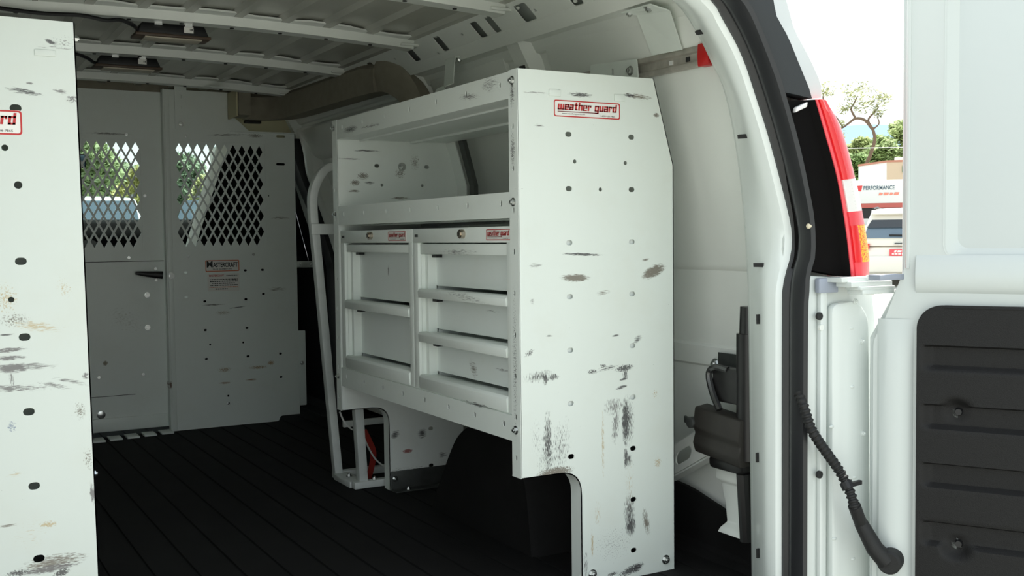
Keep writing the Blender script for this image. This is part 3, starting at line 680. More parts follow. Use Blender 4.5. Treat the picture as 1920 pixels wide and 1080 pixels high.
# windscreen
mgl = bpy.data.materials.new('windscreen_glass'); mgl.use_nodes = True; nn = mgl.node_tree.nodes; nn.remove(nn['Principled BSDF'])
tr = nn.new('ShaderNodeBsdfTransparent'); gl = nn.new('ShaderNodeBsdfGlossy'); gl.inputs['Roughness'].default_value = .02; ms = nn.new('ShaderNodeMixShader'); ms.inputs[0].default_value = .06
tr.inputs[0].default_value = (.86, .93, .90, 1)
mgl.node_tree.links.new(tr.outputs[0], ms.inputs[1]); mgl.node_tree.links.new(gl.outputs[0], ms.inputs[2]); mgl.node_tree.links.new(ms.outputs[0], nn['Material Output'].inputs[0])
mb = MB(); mb.loft([[(x, 4.52-.06*abs(x-XC)**2, .83), (x, 3.49-.06*abs(x-XC)**2, 1.325), (x, 3.494-.06*abs(x-XC)**2, 1.329), (x, 4.524-.06*abs(x-XC)**2, .834)] for x in (mir(.44), mir(.2), XC, .2, .44)])
props(mb.build('window_1', mgl, smooth=True), 'clear windscreen beyond the mesh windows', kind='structure')
# cream duct bits and wiring seen over the partition shoulder
cm = thing('cab_headliner_trim', (.17, 2.62, 1.2), 'cream headliner trim edge above the partition shoulder', 'trim')
mb = MB(); mb.loft([[(x, 2.60, z), (x, 2.66, z-.02), (x, 2.70, z+.12), (x, 2.58, z+.12)] for x, z in ((.08, 1.20), (.16, 1.205), (.26, 1.20), (.37, 1.16))]); mb.build('trim_shell', M_cream, cm, bevel=.01)
mb = MB(); mb.box(.155, .225, 2.56, 2.585, 1.262, 1.274); mb.build('black_clip', M_black, cm, bevel=.002)
# ---- brown padded header along the side door, turning along the partition
hdr = thing('header_trim', (.26, 1.9, 1.2), 'brown fabric header trim over the side door beside the partition', 'trim')
mb = MB(); path = [(.06, 2.40), (.15, 2.40), (.205, 2.36), (.232, 2.25), (.240, 1.9), (.245, 1.55), (.255, 1.38)]
P = bez([(a, b, 0) for a, b in path], 6); rings = []
for i, p in enumerate(P):
    t = (P[min(i+1, len(P)-1)]-P[max(0, i-1)]).normalized(); nm = Vector((-t.y, t.x, 0)) if False else Vector((t.y, -t.x, 0)); 
    # nm points to the aisle side; outer side hugs the wall
    k = i/(len(P)-1); zt = 1.372-.012*k-(.0 if k < .9 else .12*(k-.9)); zb = 1.262-.01*k
    q = Vector((p.x, p.y, 0)); ins = -nm if nm.x > 0 or nm.y > 0 else nm
    rings.append([q+Vector((0, 0, zb)), q+ins*.006+Vector((0, 0, zb+.03)), q+ins*.004+Vector((0, 0, zt-.02)), q-ins*.02+Vector((0, 0, zt)), q-ins*.085+Vector((0, 0, zt-.01)), q-ins*.085+Vector((0, 0, zb+.005))])
mb.loft(rings); h_ = mb.build('padded_cover', M_tan, hdr, smooth=True)
mb = MB(); rings = []
for p in bez([(.262, 1.40, 1.31), (.272, 1.33, 1.305), (.295, 1.27, 1.275), (.325, 1.23, 1.215), (.345, 1.215, 1.15)], 5):
    rings.append([p+Vector((0, .02, -.055)), p+Vector((-.012, 0, 0)), p+Vector((0, -.02, .045)), p+Vector((.05, -.01, .03)), p+Vector((.05, .02, -.04))])
mb.loft(rings); mb.build('end_return', M_tan, hdr, smooth=True)
mb = MB(); mb.box(.055, .064, 2.33, 2.46, 1.262, 1.368); mb.build('end_cap', M_cream, hdr, bevel=.003)
# ---- cargo lamps on the bows and their wiring
def lamp(xa, xb, yc, label):
    z0 = roof_z((xa+xb)/2)-.036
    t = thing('cargo_lamp', ((xa+xb)/2, yc, z0-.04), label, 'lamp', 'cargo lamps under the roof bows')
    mb = MB(); mb.loft([[(xa+.012, yc+y, z), (xb-.012, yc+y, z), (xb, yc+y2, z-.028), (xa, yc+y2, z-.028)][::1] for y, y2, z in ((.030, .028, z0), (.085, .095, z0))]); mb.build('housing', M_black, t, bevel=.003)
    mb = MB().box(xa-.006, xb+.004, yc+.022, yc+.10, z0-.036, z0-.028); mb.build('lens_rim', mat('brown_lamp_rim', (.075, .045, .028), .5), t, bevel=.002)
    mb = MB().box(xa+.02, xb-.02, yc+.03, yc+.09, z0-.040, z0-.036); mb.build('diffuser', mat('frosted_diffuser', (.5, .45, .36), .4), t, bevel=.001)
    xs_ = xa+(xb-xa)*.64; mb = MB().box(xs_, xs_+.026, yc+.026, yc+.0285, z0-.021, z0-.004); s = mb.build('barcode_sticker', M_sticker, t)
    mb = MB()
    for i in range(4):
        for j in range(4):
            if (i*3+j*5+i*j) % 3: mb.box(xs_+.016+i*.002, xs_+.0178+i*.002, yc+.0255, yc+.026, z0-.018+j*.003, z0-.0155+j*.003)
    mb.build('print', M_ink, s)
    for k in (.28, .70): MB().box(xa+(xb-xa)*k-.010, xa+(xb-xa)*k+.010, yc+.02, yc+.034, z0-.006, z0+.004).build('spring_clip', M_chrome, t)
    return z0
lamp(-.545, -.352, 1.08, 'black cargo lamp with a white barcode sticker on the bow nearer the rear doors')
lamp(-.560, -.362, 1.675, 'black cargo lamp with a white barcode sticker on the bow nearer the partition')
def wire(pts, label):
    mb = MB(); mb.tube(bez(pts, 6), .0055, 6); o = props(mb.build('lamp_wire', M_black, smooth=True), label, 'cable', 'lamp wiring along the bows')
y_ = 1.06
wire([(-.95, y_-.03, 1.355), (-.80, y_-.028, 1.348), (-.70, y_-.026, 1.352), (-.64, y_-.026, 1.345), (-.60, y_-.02, 1.35), (-.565, y_+.0, 1.343), (-.545, y_+.05, 1.342)], 'taped black wire running along the bow to the lamp nearer the rear doors')
y_ = 1.655
wire([(-.95, y_-.03, 1.355), (-.72, y_-.028, 1.350), (-.64, y_-.026, 1.350), (-.60, y_-.01, 1.343), (-.575, y_+.03, 1.337), (-.56, y_+.06, 1.338)], 'taped black wire running along the bow to the lamp nearer the partition')
# ================================================================== SHELVES
def px_scuffs(Y, kx, kz, rows):
    out = []
    for (px, py, hx, hy, ang, den, c, gr) in rows:
        p = at(px, py, Y=Y); out.append((p.x, p.z, hx*kx, hy*kz, ang, den, c, gr))
    return out
K, G, BR, TN = (.055, .052, .055), (.16, .15, .15), (.17, .145, .115), (.50, .40, .24)
M_endR = scuffed('shelf_end_paint', (.73, .775, .73), .42, ('X', 'Z'), px_scuffs(0, .0014, .00115, [
    (1088, 178, 26, 6, 0, .55, K, 'h'), (1195, 181, 34, 7, -.05, .50, BR, 'h'), (1180, 179, 14, 4, 0, .6, K, 'h'), (1010, 236, 12, 4, 0, .42, G, 's'), (1005, 174, 30, 3, 0, .35, G, 's'),
    (1230, 216, 7, 6, 0, .62, BR, 'i'), (1092, 477, 46, 3.5, -.05, .62, K, 'h'), (1078, 521, 32, 9, -.03, .72, BR, 'h'), (1225, 509, 30, 14, .32, .72, BR, 'h'), (1130, 549, 16, 6, .1, .40, BR, 'h'), (1003, 498, 14, 5, 0, .45, G, 's'), (1210, 487, 10, 4, .2, .5, BR, 's'),
    (998, 565, 6, 6, -.6, .45, G, 's'), (1030, 630, 8, 2.5, 0, .5, K, 's'), (1154, 629, 9, 3, .1, .55, K, 's'), (1195, 636, 12, 8, .6, .4, K, 's'), (992, 662, 12, 7, .6, .42, K, 'i'),
    (1010, 706, 34, 13, .1, .40, K, 'v'), (1036, 707, 16, 8, 0, .5, K, 'v'), (1022, 711, 6, 14, 0, .6, K, 'v'), (1170, 690, 22, 8, .1, .60, K, 'i'), (1140, 690, 26, 6, .15, .40, K, 'h'), (1172, 702, 7, 14, 0, .5, K, 'v'), (1165, 726, 14, 4, .2, .6, K, 'h'), (1168, 711, 9, 3, .1, .6, K, 'h'), (1110, 697, 12, 6, 0, .5, K, 'i'), (1130, 686, 8, 5, 0, .5, K, 'i'),
    (1027, 830, 10, 72, 0, .50, K, 'v'), (1027, 860, 24, 60, 0, .30, K, 'v'), (1050, 840, 22, 58, 0, .30, K, 'v'), (1040, 886, 40, 13, .05, .68, BR, 'i'), (1005, 820, 12, 40, 0, .22, G, 'v'), (1060, 820, 16, 50, 0, .2, G, 'v'),
    (1172, 790, 9, 56, 0, .66, K, 'v'), (1178, 790, 14, 60, 0, .42, K, 'v'), (1150, 762, 24, 20, 0, .42, G, 'v'), (1154, 795, 9, 48, -.1, .45, G, 'v'), (1173, 858, 5, 28, 0, .6, K, 'v'), (1178, 862, 9, 18, 0, .45, K, 'v'),
    (1180, 958, 14, 46, 0, .46, K, 'v'), (1182, 985, 13, 26, 0, .62, K, 'v'), (1180, 910, 12, 60, 0, .22, TN, 'v'), (1211, 978, 8, 34, .2, .52, BR, 'v'), (1233, 867, 9, 14, 0, .42, TN, 'i'), (1150, 1020, 46, 40, 0, .20, G, 'i'), (1183, 1068, 30, 10, .25, .62, K, 'i'), (1195, 1064, 16, 10, .4, .6, K, 'i'), (1148, 1076, 14, 5, .1, .55, K, 'i'),
    (1110, 1020, 3, 34, 0, .5, TN, 'v'), (1098, 1060, 6, 40, 0, .36, G, 'v'), (1120, 965, 8, 30, 0, .26, TN, 'v'), (1228, 738, 8, 12, 0, .3, TN, 'i'), (1130, 830, 3, 80, 0, .42, TN, 'v')]), speck=.02, grime=.14)
M_endL = scuffed('left_shelf_end_paint', (.64, .68, .64), .42, ('X', 'Z'), px_scuffs(-.1, .00092, .00084, [
    (95, 79, 12, 5, -.35, .62, K, 'h'), (45, 172, 34, 7, -.15, .52, K, 'h'), (112, 171, 14, 6, -.2, .5, G, 'h'), (135, 186, 14, 10, 0, .45, G, 'i'), (56, 156, 7, 3, 0, .6, G, 'h'), (118, 80, 24, 16, 0, .25, G, 'i'), (100, 89, 40, 4, 0, .3, G, 's'),
    (12, 560, 22, 34, 0, .34, TN, 'i'), (28, 600, 30, 18, 0, .34, BR, 'i'), (68, 612, 50, 12, -.15, .40, TN, 'h'), (12, 628, 18, 3, 0, .5, K, 's'), (120, 540, 14, 26, .4, .26, TN, 'i'),
    (24, 690, 38, 11, .0, .70, G, 'h'), (18, 671, 30, 6, 0, .60, G, 'h'), (18, 656, 32, 6, .05, .60, G, 'h'), (70, 686, 40, 8, -.1, .42, G, 's'), (20, 728, 70, 9, -.06, .46, G, 'h'), (100, 722, 34, 6, -.3, .45, G, 'h'), (22, 712, 5, 20, .2, .4, G, 'v'),
    (150, 770, 12, 22, .2, .36, BR, 'i'), (22, 800, 9, 14, .2, .42, (.2, .25, .34), 'i'), (165, 860, 10, 26, .1, .32, BR, 'i'), (173, 925, 5, 26, .1, .6, G, 'v'), (90, 983, 18, 8, 0, .52, TN, 'i'), (15, 985, 22, 3, 0, .44, BR, 's'), (60, 1000, 40, 30, .8, .16, TN, 'h'),
    (100, 1055, 66, 20, .06, .50, BR, 'h'), (95, 1066, 60, 9, .05, .62, G, 'h'), (34, 1074, 24, 8, 0, .56, K, 'i'), (115, 1074, 18, 10, .3, .6, K, 'i'), (160, 704, 8, 10, 0, .5, G, 'i'), (135, 715, 40, 6, -.3, .4, G, 's'), (30, 890, 20, 6, .1, .3, TN, 's')]), speck=.015, grime=.16)
M_edge = scuffed('shelf_lip_paint', (.82, .86, .82), .42, ('Y', 'Z'), [
    (.12, 1.10, .05, .02, 0, .32, K, 's'), (.22, 1.085, .06, .01, .1, .42, G, 's'), (.95, 1.08, .07, .012, .0, .5, K, 'i'), (.80, 1.075, .10, .006, 0, .36, K, 's'), (.02, 1.07, .012, .04, 0, .42, K, 'i'), (.02, .95, .012, .05, 0, .4, K, 'i'),
    (.72, .605, .12, .012, .1, .3, G, 's'), (.25, .632, .14, .010, .1, .3, G, 's'), (.30, .735, .12, .01, 0, .32, G, 's'), (.6, .78, .02, .01, 0, .4, (.3, .05, .05), 'i'), (.2, .39, .10, .006, 0, .4, K, 's'), (.02, .5, .012, .2, 0, .3, K, 'i')], speck=.012, grime=.14)
M_in = scuffed('shelf_inner_paint', (.80, .83, .80), .42, ('X', 'Z'), [
    (.09, 1.03, .06, .004, 0, .5, K, 's'), (.08, .955, .025, .014, 0, .5, BR, 'i'), (.055, .935, .02, .012, 0, .55, BR, 'i'), (.10, .935, .02, .006, 0, .5, K, 's'), (.20, .965, .02, .02, 0, .42, BR, 'i'), (.25, 1.0, .02, .03, 0, .35, BR, 'i'), (.2, .89, .04, .005, 0, .55, BR, 's'), (.04, 1.005, .05, .004, 0, .4, G, 's'), (.05, .91, .03, .006, 0, .45, BR, 's'),
    (.17, .17, .02, .015, .5, .5, K, 's'), (.26, .165, .02, .02, .7, .5, K, 's'), (.21, .115, .022, .008, 0, .66, (.30, .07, .06), 'i'), (.33, .09, .02, .012, 0, .4, K, 's'), (.20, .05, .12, .02, 0, .35, G, 'h')], speck=.01, grime=.18)
M_drawer = scuffed('drawer_front_paint', (.82, .86, .84), .42, ('Y', 'Z'), [(.30, .46, .03, .02, .8, .42, BR, 's'), (.80, .68, .005, .02, .0, .5, K, 'v'), (.15, .47, .05, .004, 0, .4, G, 's'), (.2, .60, .04, .003, 0, .4, G, 's')], speck=.0, grime=.12)
# ---------- block lettering of the sticker
def wg_rects(ch):
    V = lambda x, a, b: (x-.12, a, x+1.3, b)
    d = {'w': ([V(0, 0, 5), V(2.05, .6, 5), V(4.1, 0, 5), (0, 0, 5.25, 1.1)], 5.25), 'e': ([V(0, 0, 5), (0, 3.9, 3.5, 5), V(2.35, 2, 5), (0, 2, 3.5, 3), (0, 0, 3.5, 1.1)], 3.5),
         'a': ([V(2.35, 0, 5), (0, 3.9, 3.5, 5), (0, 0, 3.5, 1.1), V(0, 0, 3), (0, 2, 3.5, 3)], 3.5), 't': ([V(.9, 0, 6.8), (0, 3.9, 3.0, 5), (.9, 0, 3.0, 1.1)], 3.0),
         'h': ([V(0, 0, 6.9), (0, 3.9, 3.5, 5), V(2.35, 0, 5)], 3.5), 'r': ([V(0, 0, 5), (0, 3.9, 3.0, 5), (1.9, 3.1, 3.0, 5)], 3.0),
         'g': ([V(0, 0, 5), (0, 3.9, 3.5, 5), V(2.35, -2, 5), (0, 0, 3.5, 1.1), (.2, -2, 3.5, -1)], 3.5), 'u': ([V(0, 0, 5), V(2.35, 0, 5), (0, 0, 3.5, 1.1)], 3.5),
         'd': ([V(2.35, 0, 6.9), V(0, 0, 5), (0, 3.9, 3.5, 5), (0, 0, 3.5, 1.1)], 3.5), ' ': ([], 2.0)}
    return d[ch]
def wg_sticker(parent, fn, u0, v0, u1, v1, small=True, word='weather guard'):
    """rounded white sticker with a red border, block letters, bar and two lines of print; fn(u, v, out)"""
    W, H = u1-u0, v1-v0
    pl = sheet(MB(), rrect(u0, v0, u1, v1, H*.12, 3), [], .0008, fn).build('label_sticker', M_sticker, parent)
    b = H*.075; f2 = lambda u, v, w_: fn(u, v, .0006+w_)
    sheet(MB(), rrect(u0+b*.15, v0+b*.15, u1-b*.15, v1-b*.15, H*.12, 3), [rrect(u0+b, v0+b, u1-b, v1-b, H*.09, 3)], .0004, f2).build('border', M_redpaint, pl)
    tot = sum(wg_rects(c)[1]+.62 for c in word)-.62; a0, a1 = u0+W*.055, u1-W*.06; sx = (a1-a0)/tot; by = v0+H*.42; sy = H*.47/6.9
    mb = MB(); x = 0
    for c in word:
        rs_, wd = wg_rects(c)
        for (p, q, r_, s_) in rs_:
            mb.add([fn(a0+(x+cx)*sx+(cy*.10)*sx, by+cy*sy, .0009) for cx, cy in ((p, q), (r_, q), (r_, s_), (p, s_))], [(0, 1, 2, 3)])
        x += wd+.62
    mb.build('lettering', M_redpaint, pl)
    i_g = sum(wg_rects(c)[1]+.62 for c in 'weather ')*sx
    mb = MB(); y0 = v0+H*.30; mb.add([fn(a0, y0, .0009), fn(a0+i_g+W*.06, y0, .0009), fn(a0+i_g+W*.06, y0+H*.045, .0009), fn(a0, y0+H*.045, .0009)], [(0, 1, 2, 3)])
    mb.build('underline', mat('maroon_print', (.16, .012, .014), .5), pl)
    mb = MB(); text(mb, 'www.weatherguard.com', lambda u, v, w_: fn(u, v, .0009), u0+W*.12, v0+H*.15, W*.34, H*.10)
    mb.build('small_print', M_ink, pl); mb = MB()
    text(mb, '1-800-456-7865', lambda u, v, w_: fn(u, v, .0009), u0+W*.70, v0+H*.13, W*.22, H*.09); mb.build('small_print', M_ink, pl)
    return pl
# ---------- right shelf unit
Lp = 1.06
su = thing('shelf_unit', (.2, .53, 0), 'white steel van shelf with red lettered sticker holding two drawer cabinets', 'shelf', 'van shelf units')
EP = fillet([(0, .2585), (0, 1.118), (.352, 1.118), (.406, .927), (.406, 0), (.150, 0), (.150, .2585)], .055, 6, only={6})
hx1, hx2, hz0, hs_ = .1245, .2895, .9863, .1156
def end_holes(upto=9):
    h = []
    for k in range(upto):
        z = hz0-k*hs_
        if z > .27: h.append(slot(hx1, z, .008, .0055))
        if z > .05: h.append(slot(hx2, z, .008, .0055))
    return h
eh = end_holes()+[slot(.140, .929, .0045, .0045), slot(.273, .929, .0045, .0045), slot(.206, .870, .0045, .0045)]
def end_panel(y, m_, name='end_panel'):
    o = sheet(MB(), EP, eh, .002, fz(y)).build(name, m_, su)
    # front flange (faces the aisle), with holes, then foot flange following the notch
    fh = [slot(y+.019, z, .0035, .006) for z in [.30+.0875*k for k in range(10)]]
    sheet(MB(), [(y-.001, .2585), (y+.036, .2585), (y+.036, 1.118), (y-.001, 1.118)], fh, .002, lambda u, v, w_: (w_, u, v)).build('front_flange', M_edge, o)
    mb = MB(); c = EP[6:]; c = [p for p in EP if p[1] < .26 and p[0] < .1505]
    c = sorted(c, key=lambda p: (p[1] < .2, p[0], -p[1]))
    pathp = fillet([(0, .2585), (.150, .2585), (.150, .0)], .055, 6, only={1})
    mb.loft([[(a, y-.001, b), (a, y+.040, b), (a+.002, y+.040, b+.002), (a+.002, y-.001, b+.002)] for a, b in pathp]); mb.build('foot_flange', M_edge, o, smooth=True)
    mb = MB(); mb.loft([[(a, y-.001, b), (a, y+.030, b), (a-.002, y+.030, b), (a-.002, y-.001, b)] for a, b in ((.406, 0), (.406, .927), (.352, 1.118))]); mb.build('rear_flange', M_edge, o)
    return o
e1 = end_panel(0, M_endR); e2 = end_panel(Lp, M_in)
e1['label'] = 'heavily scuffed end panel with a sticker'
for u0, u1, z0, z1 in ((.076, .105, 1.065, 1.079), (.243, .272, 1.063, 1.078)): MB().box(u0, u1, -.0035, -.001, z0, z1).build('pressed_tab', M_endR, e1, bevel=.0012)
for x, z in ((.379, .026), (.177, .026)): bolt(e1, (x, -.001, z), (0, -1, 0), .0075)
for z in (1.095, .842, .36): bolt(e1, (-.001, .018, z), (-1, 0, 0), .0065)
for z in (1.095, .842, .36): bolt(e2, (-.001, Lp+.020, z), (-1, 0, 0), .0065)
bolt(e2, (.206, Lp-.001, .985), (0, -1, 0), .009)
wg_sticker(e1, lambda u, v, w_: (u, -.0012-w_, v), .088, 1.0225, .259, 1.0585)
# trays
def shelf_tray(zl, zt, xb, nh, floor_top):
    hh = [slot(.075+(Lp-.12)*i/(nh-1), (zl+zt)/2+.004, .0042, .0065) for i in range(nh)]
    mb = MB(); mb.box(.002, xb, .003, Lp-.003, zl, zl+.0025); mb.box(xb-.002, xb, .003, Lp-.003, zl, zt-.02)
    mb.box(.07, .074, .003, Lp-.003, zl-.004, zl); mb.box(xb*.66, xb*.66+.012, .003, Lp-.003, zl-.006, zl)
    s = mb.build('shelf_tray', M_in, su)
    sheet(MB(), [(.033, zl-.001), (Lp+.001, zl-.001), (Lp+.001, zt), (.033, zt)], hh, .002, lambda u, v, w_: (.0015+w_, u, v)).build('front_lip', M_edge, s)
    MB().box(.002, .012, .034, Lp, zt-.0015, zt).build('lip_fold', M_edge, s)
    return s
shelf_tray(1.061, 1.116, .355, 7, 0)
shelf_tray(.810, .864, .40, 7, 0)
shelf_tray(.3345, .3885, .40, 8, 0)
# folded rear edge and a dark strip for the gap shadow seen through the upper bay
mb = MB(); mb.loft([[(a, 1.0, z), (a, Lp-.002, z), (a+.003, Lp-.002, z), (a+.003, 1.0, z)] for a, z in ((.394, .815), (.394, .927), (.345, 1.10))]); mb.build('back_fold', M_in, su)
mb = MB(); mb.loft([[(a, .955, z), (a, .985, z), (a+.014, .985, z), (a+.014, .955, z)] for a, z in ((.398, .815), (.398, .927), (.350, 1.10))]); mb.build('gap_shadow_strip', M_dsteel, su)
# dark bracket at the far foot
mb = MB().box(.152, .395, Lp-.005, Lp-.002, .0, .058); mb.box(.152, .36, Lp-.045, Lp-.002, .0, .003); fb = mb.build('foot_bracket', M_dsteel, su, bevel=.001)
for x, y, z, ax in ((.165, Lp-.005, .035, (0, -1, 0)), (.20, Lp-.026, .003, (0, 0, 1)), (.33, Lp-.026, .003, (0, 0, 1)), (.37, Lp-.005, .04, (0, -1, 0))): bolt(fb, (x, y, z), ax, .0065)
# ---------- drawer cabinets standing on the bottom tray
def cabinet(ya, yb, ledges, label, lock_y, lab):
    """ya = end nearer the rear doors; ledges = [(z_top, z_bottom), ...] from the top ledge down"""
    c = thing('drawer_cabinet', (.2, (ya+yb)/2, .389), label, 'drawer cabinet', 'drawer cabinets in the shelf')
    mb = MB(); x0, x1 = .012, .385
    mb.box(x0, x1, ya, ya+.014, .3895, .790); mb.box(x0, x1, yb-.014, yb, .3895, .790); mb.box(x0, x1, ya, yb, .788, .790); mb.box(x0, x1, ya, yb, .3895, .393); mb.box(x1-.002, x1, ya, yb, .3895, .79)
    if ya < .1: mb.box(.03, x1, .006, .0075, .3895, .790)
    body = mb.build('body', M_drawer, c)
    fx = .004
    MB().box(fx, .03, ya, yb, .757, .792).build('top_rail', M_edge, c, bevel=.0015)
    MB().box(fx, .03, ya, ya+.024, .389, .757).build('side_stile', M_edge, c, bevel=.0015)
    MB().box(fx, .03, yb-.030, yb, .389, .757).build('side_stile', M_edge, c, bevel=.0015)
    yi0, yi1 = ya+.0255, yb-.0315
    MB().box(.010, .05, yi0, yi1, ledges[0][1], ledges[0][0]).build('upper_pull', M_edge, c, bevel=.002)
    for k in range(1, len(ledges)):
        zt, zb = ledges[k-1][1]-.001, ledges[k][1]
        last = k == len(ledges)-1
        zl = ledges[k][0]
        mb = MB(); mb.box(.046, .05, yi0+.012, yi1, zl+.007, zt); mb.box(.05, .34, yi0+.016, yi0+.018, zl-.01, zt-.015); mb.box(.05, .34, yi1-.018, yi1-.016, zl-.01, zt-.015); mb.box(.338, .34, yi0+.016, yi1-.016, zl-.01, zt-.015); mb.box(.05, .34, yi0+.016, yi1-.016, zl-.01, zl-.008)
        dr = mb.build('drawer', M_drawer, c)
        mb = MB(); mb.box(.022, .046, yi1-.018, yi1, zl-.004, zt); mb.box(.012, .030, yi1-.002, yi1, zl, zt); mb.build('side_return', M_edge, dr)
        mb = MB(); ytop = yi0 if not last else ya+.024
        mb.loft([[(.002, y, zb+.001), (.0, y, zl-.006), (.006, y, zl), (.05, y, zl-.001), (.05, y, zl-.006), (.012, y, zl-.007), (.010, y, zb+.001)] for y in (yi0, yi1)])
        mb.build('pull_ledge', M_edge, dr, bevel=.0012)
        MB().box(.028, .044, yi1-.055, yi1-.030, zt-.008, zt-.001).build('latch_tab', M_black, dr)
    MB().box(.006, .012, ya, yb, .3885, .394).build('base_strip', M_edge, c)
    mb = MB(); ang = [2*math.pi*i/16 for i in range(16)]
    mb.cyl((fx, lock_y, .777), (-.006, lock_y, .777), .0105, 18).cyl((-.006, lock_y, .777), (-.009, lock_y, .777), .007, 14); lk = mb.build('lock', mat('brass_nickel_lock', (.55, .48, .40), .25, 1.), c)
    MB().box(-.0098, -.0088, lock_y-.001, lock_y+.001, .7725, .7815).build('keyhole', M_black, lk)
    mb = MB()
    for i in range(5): mb.box(.0025, .0042, yb-.018-.0035*i, yb-.016-.0035*i, .771, .778)
    mb.build('stamped_code', M_dsteel, c, kind='stuff')
    wg_sticker(c, lambda u, v, w_: (fx-.0004-w_, -u, v), -lab[0], .762, -lab[1], .7865)
    return c
LA = [(.752, .731), (.591, .565), (.427, .390)]
RA = [(.754, .729), (.642, .619), (.534, .508), (.426, .390)]
cabinet(.545, 1.056, LA, 'white cabinet of two deep drawers nearer the partition', .815, (.697, .582))
cabinet(.036, .543, RA, 'white cabinet of three shallower drawers beside the scuffed end panel', .261, (.149, .041))
# seam bead between the cabinets
# ---------- left shelf unit (only its end shows)
lu = thing('shelf_unit', (mir(.2), .43, 0), 'white steel van shelf whose brown scuffed end panel carries a sticker ending in rd', 'shelf', 'van shelf units')
LY = -.1
lh = []
for (px, py) in ((29, 203), (39, 490), (46, 632), (54, 772), (64, 911), (73, 1047)):
    p = at(px, py, Y=LY); lh.append(slot(p.x, p.z, .0085, .0058)); lh.append(slot(p.x-.165, p.z, .0085, .0058))
for (px, py, r_) in ((34, 347, .006), (9, 277, .005), (21, 562, .0045), (30, 347, .0055)):
    p = at(px, py, Y=LY)
    if r_ != .0055: lh.append(slot(p.x, p.z, r_, r_))
lo_ = [(-.866, .16), (-.870, 1.118), (mir(.352), 1.118), (mir(.406), .927), (mir(.406), 0), (mir(.15), 0), (mir(.15), .16)]
lo_ = [(-.8545, .10), (-.8685, 1.1165), (mir(.352), 1.118), (mir(.406), .927), (mir(.406), 0), (mir(.15), 0), (mir(.15), .10)]
le = sheet(MB(), lo_, lh, .002, fz(LY)).build('end_panel', M_endL, lu)
mb = MB(); mb.loft([[(a, LY-.001, b), (a, LY+.036, b), (a-.002, LY+.036, b), (a-.002, LY-.001, b)] for a, b in ((-.8545, .10), (-.8685, 1.1165))]); mb.build('front_flange', M_edge, le)
p0 = at(64, 92, Y=LY); p1 = at(104, 107, Y=LY); MB().box(p0.x, p1.x, LY-.003, LY-.001, p1.z, p0.z).build('pressed_tab', M_endL, le, bevel=.001)
pa, pb = at(41, 209, Y=LY), at(36, 254, Y=LY)
wg_sticker(le, lambda u, v, w_: (u, LY-.0012-w_, v), pa.x-.171, pb.z, pa.x, pb.z+.0385)
for (px, py) in ((175, 893), (140, 68)):
    p = at(px, py, Y=LY); bolt(le, (p.x+.001, LY+.02, p.z), (1, 0, 0), .0055)
MB().box(mir(.39), -.875, LY+.045, LY+.05, .30, 1.06).build('liner_panel', M_in, lu)
sheet(MB(), lo_, [], .002, fz(LY+1.3)).build('end_panel', M_endL, lu)
for zl, zt in ((1.061, 1.116), (.81, .864), (.56, .614), (.31, .364)):
    xo = -.868; mb = MB(); mb.box(mir(.39 if zl < 1 else .355), xo-.004, LY+.003, LY+1.297, zl, zl+.003); mb.box(xo-.006, xo-.004, LY+.036, LY+1.3, zl, zt); mb.build('shelf_tray', M_in, lu)
for za, zb2 in ((.366, .558), (.616, .808)):
    for k in range(3): MB().box(-.876, -.872, LY+.05+.41*k, LY+.45+.41*k, za, zb2).build('bounce_front', M_drawer, lu, bevel=.001)  # unseen white fronts, added to bounce light into the aisle
# ---------- tubular tank rack ahead of the shelf
tr_ = thing('tank_rack', (.16, 1.22, 0), 'white flat bar tank rack with bent top bolted to the floor ahead of the shelf', 'rack')
M_rack = mat('rack_white_paint', (.70, .72, .70), .45, var=.12, vscale=30)
def flatbar(path, wdir, w_, t_, name): return MB().bar(path, wdir, w_, t_).build(name, M_rack, tr_, bevel=.0025)
MB().bar(bez([(.072, 1.30, .01), (.045, 1.30, .35), (.018, 1.30, .70), (.005, 1.30, .86), (.012, 1.30, .93), (.045, 1.30, .985), (.09, 1.30, 1.0), (.2, 1.30, 1.005), (.33, 1.30, 1.005)], 4), (.0, 1, 0), .030, .026).build('bent_upright', M_rack, tr_, bevel=.003)
MB().bar([(.095, 1.145, .01), (.075, 1.145, .40), (.06, 1.145, .75)], (0, 1, 0), .030, .028).build('short_upright', M_rack, tr_, bevel=.003)
MB().bar([(.08, 1.151, .010), (.08, 1.294, .010)], (1, 0, 0), .05, .02).build('base_rail', M_rack, tr_, bevel=.003)
MB().bar([(.06, 1.135, .012), (.34, 1.135, .012)], (0, 1, 0), .03, .022).build('base_rail', M_rack, tr_, bevel=.003)
MB().bar([(.06, 1.31, .012), (.34, 1.31, .012)], (0, 1, 0), .03, .022).build('base_rail', M_rack, tr_, bevel=.003)
MB().bar([(.335, 1.31, .01), (.335, 1.31, 1.0)], (0, 1, 0), .03, .026).build('rear_upright', M_rack, tr_, bevel=.003)
MB().bar([(-.008, 1.285, .80), (.33, 1.285, .80)], (0, 0, 1), .034, .02).build('cross_band', M_rack, tr_, bevel=.003)
MB().bar([(.10, 1.32, .17), (.33, 1.32, .17)], (0, 0, 1), .02, .012).build('cross_band', M_rack, tr_, bevel=.002)
for x, y in ((.08, 1.22), (.13, 1.135)): bolt(tr_, (x, y, .022), (0, 0, 1), .007)
P = [at(x_, y_, Y=1.24) for x_, y_ in ((682, 808), (692, 828), (700, 850), (696, 878), (688, 905))]
mb = MB(); mb.bar(bez(P, 4), (1, .3, .2), .022, .004); props(mb.build('cargo_strap', M_strap), 'red webbing strap hanging inside the white tank rack', 'strap')
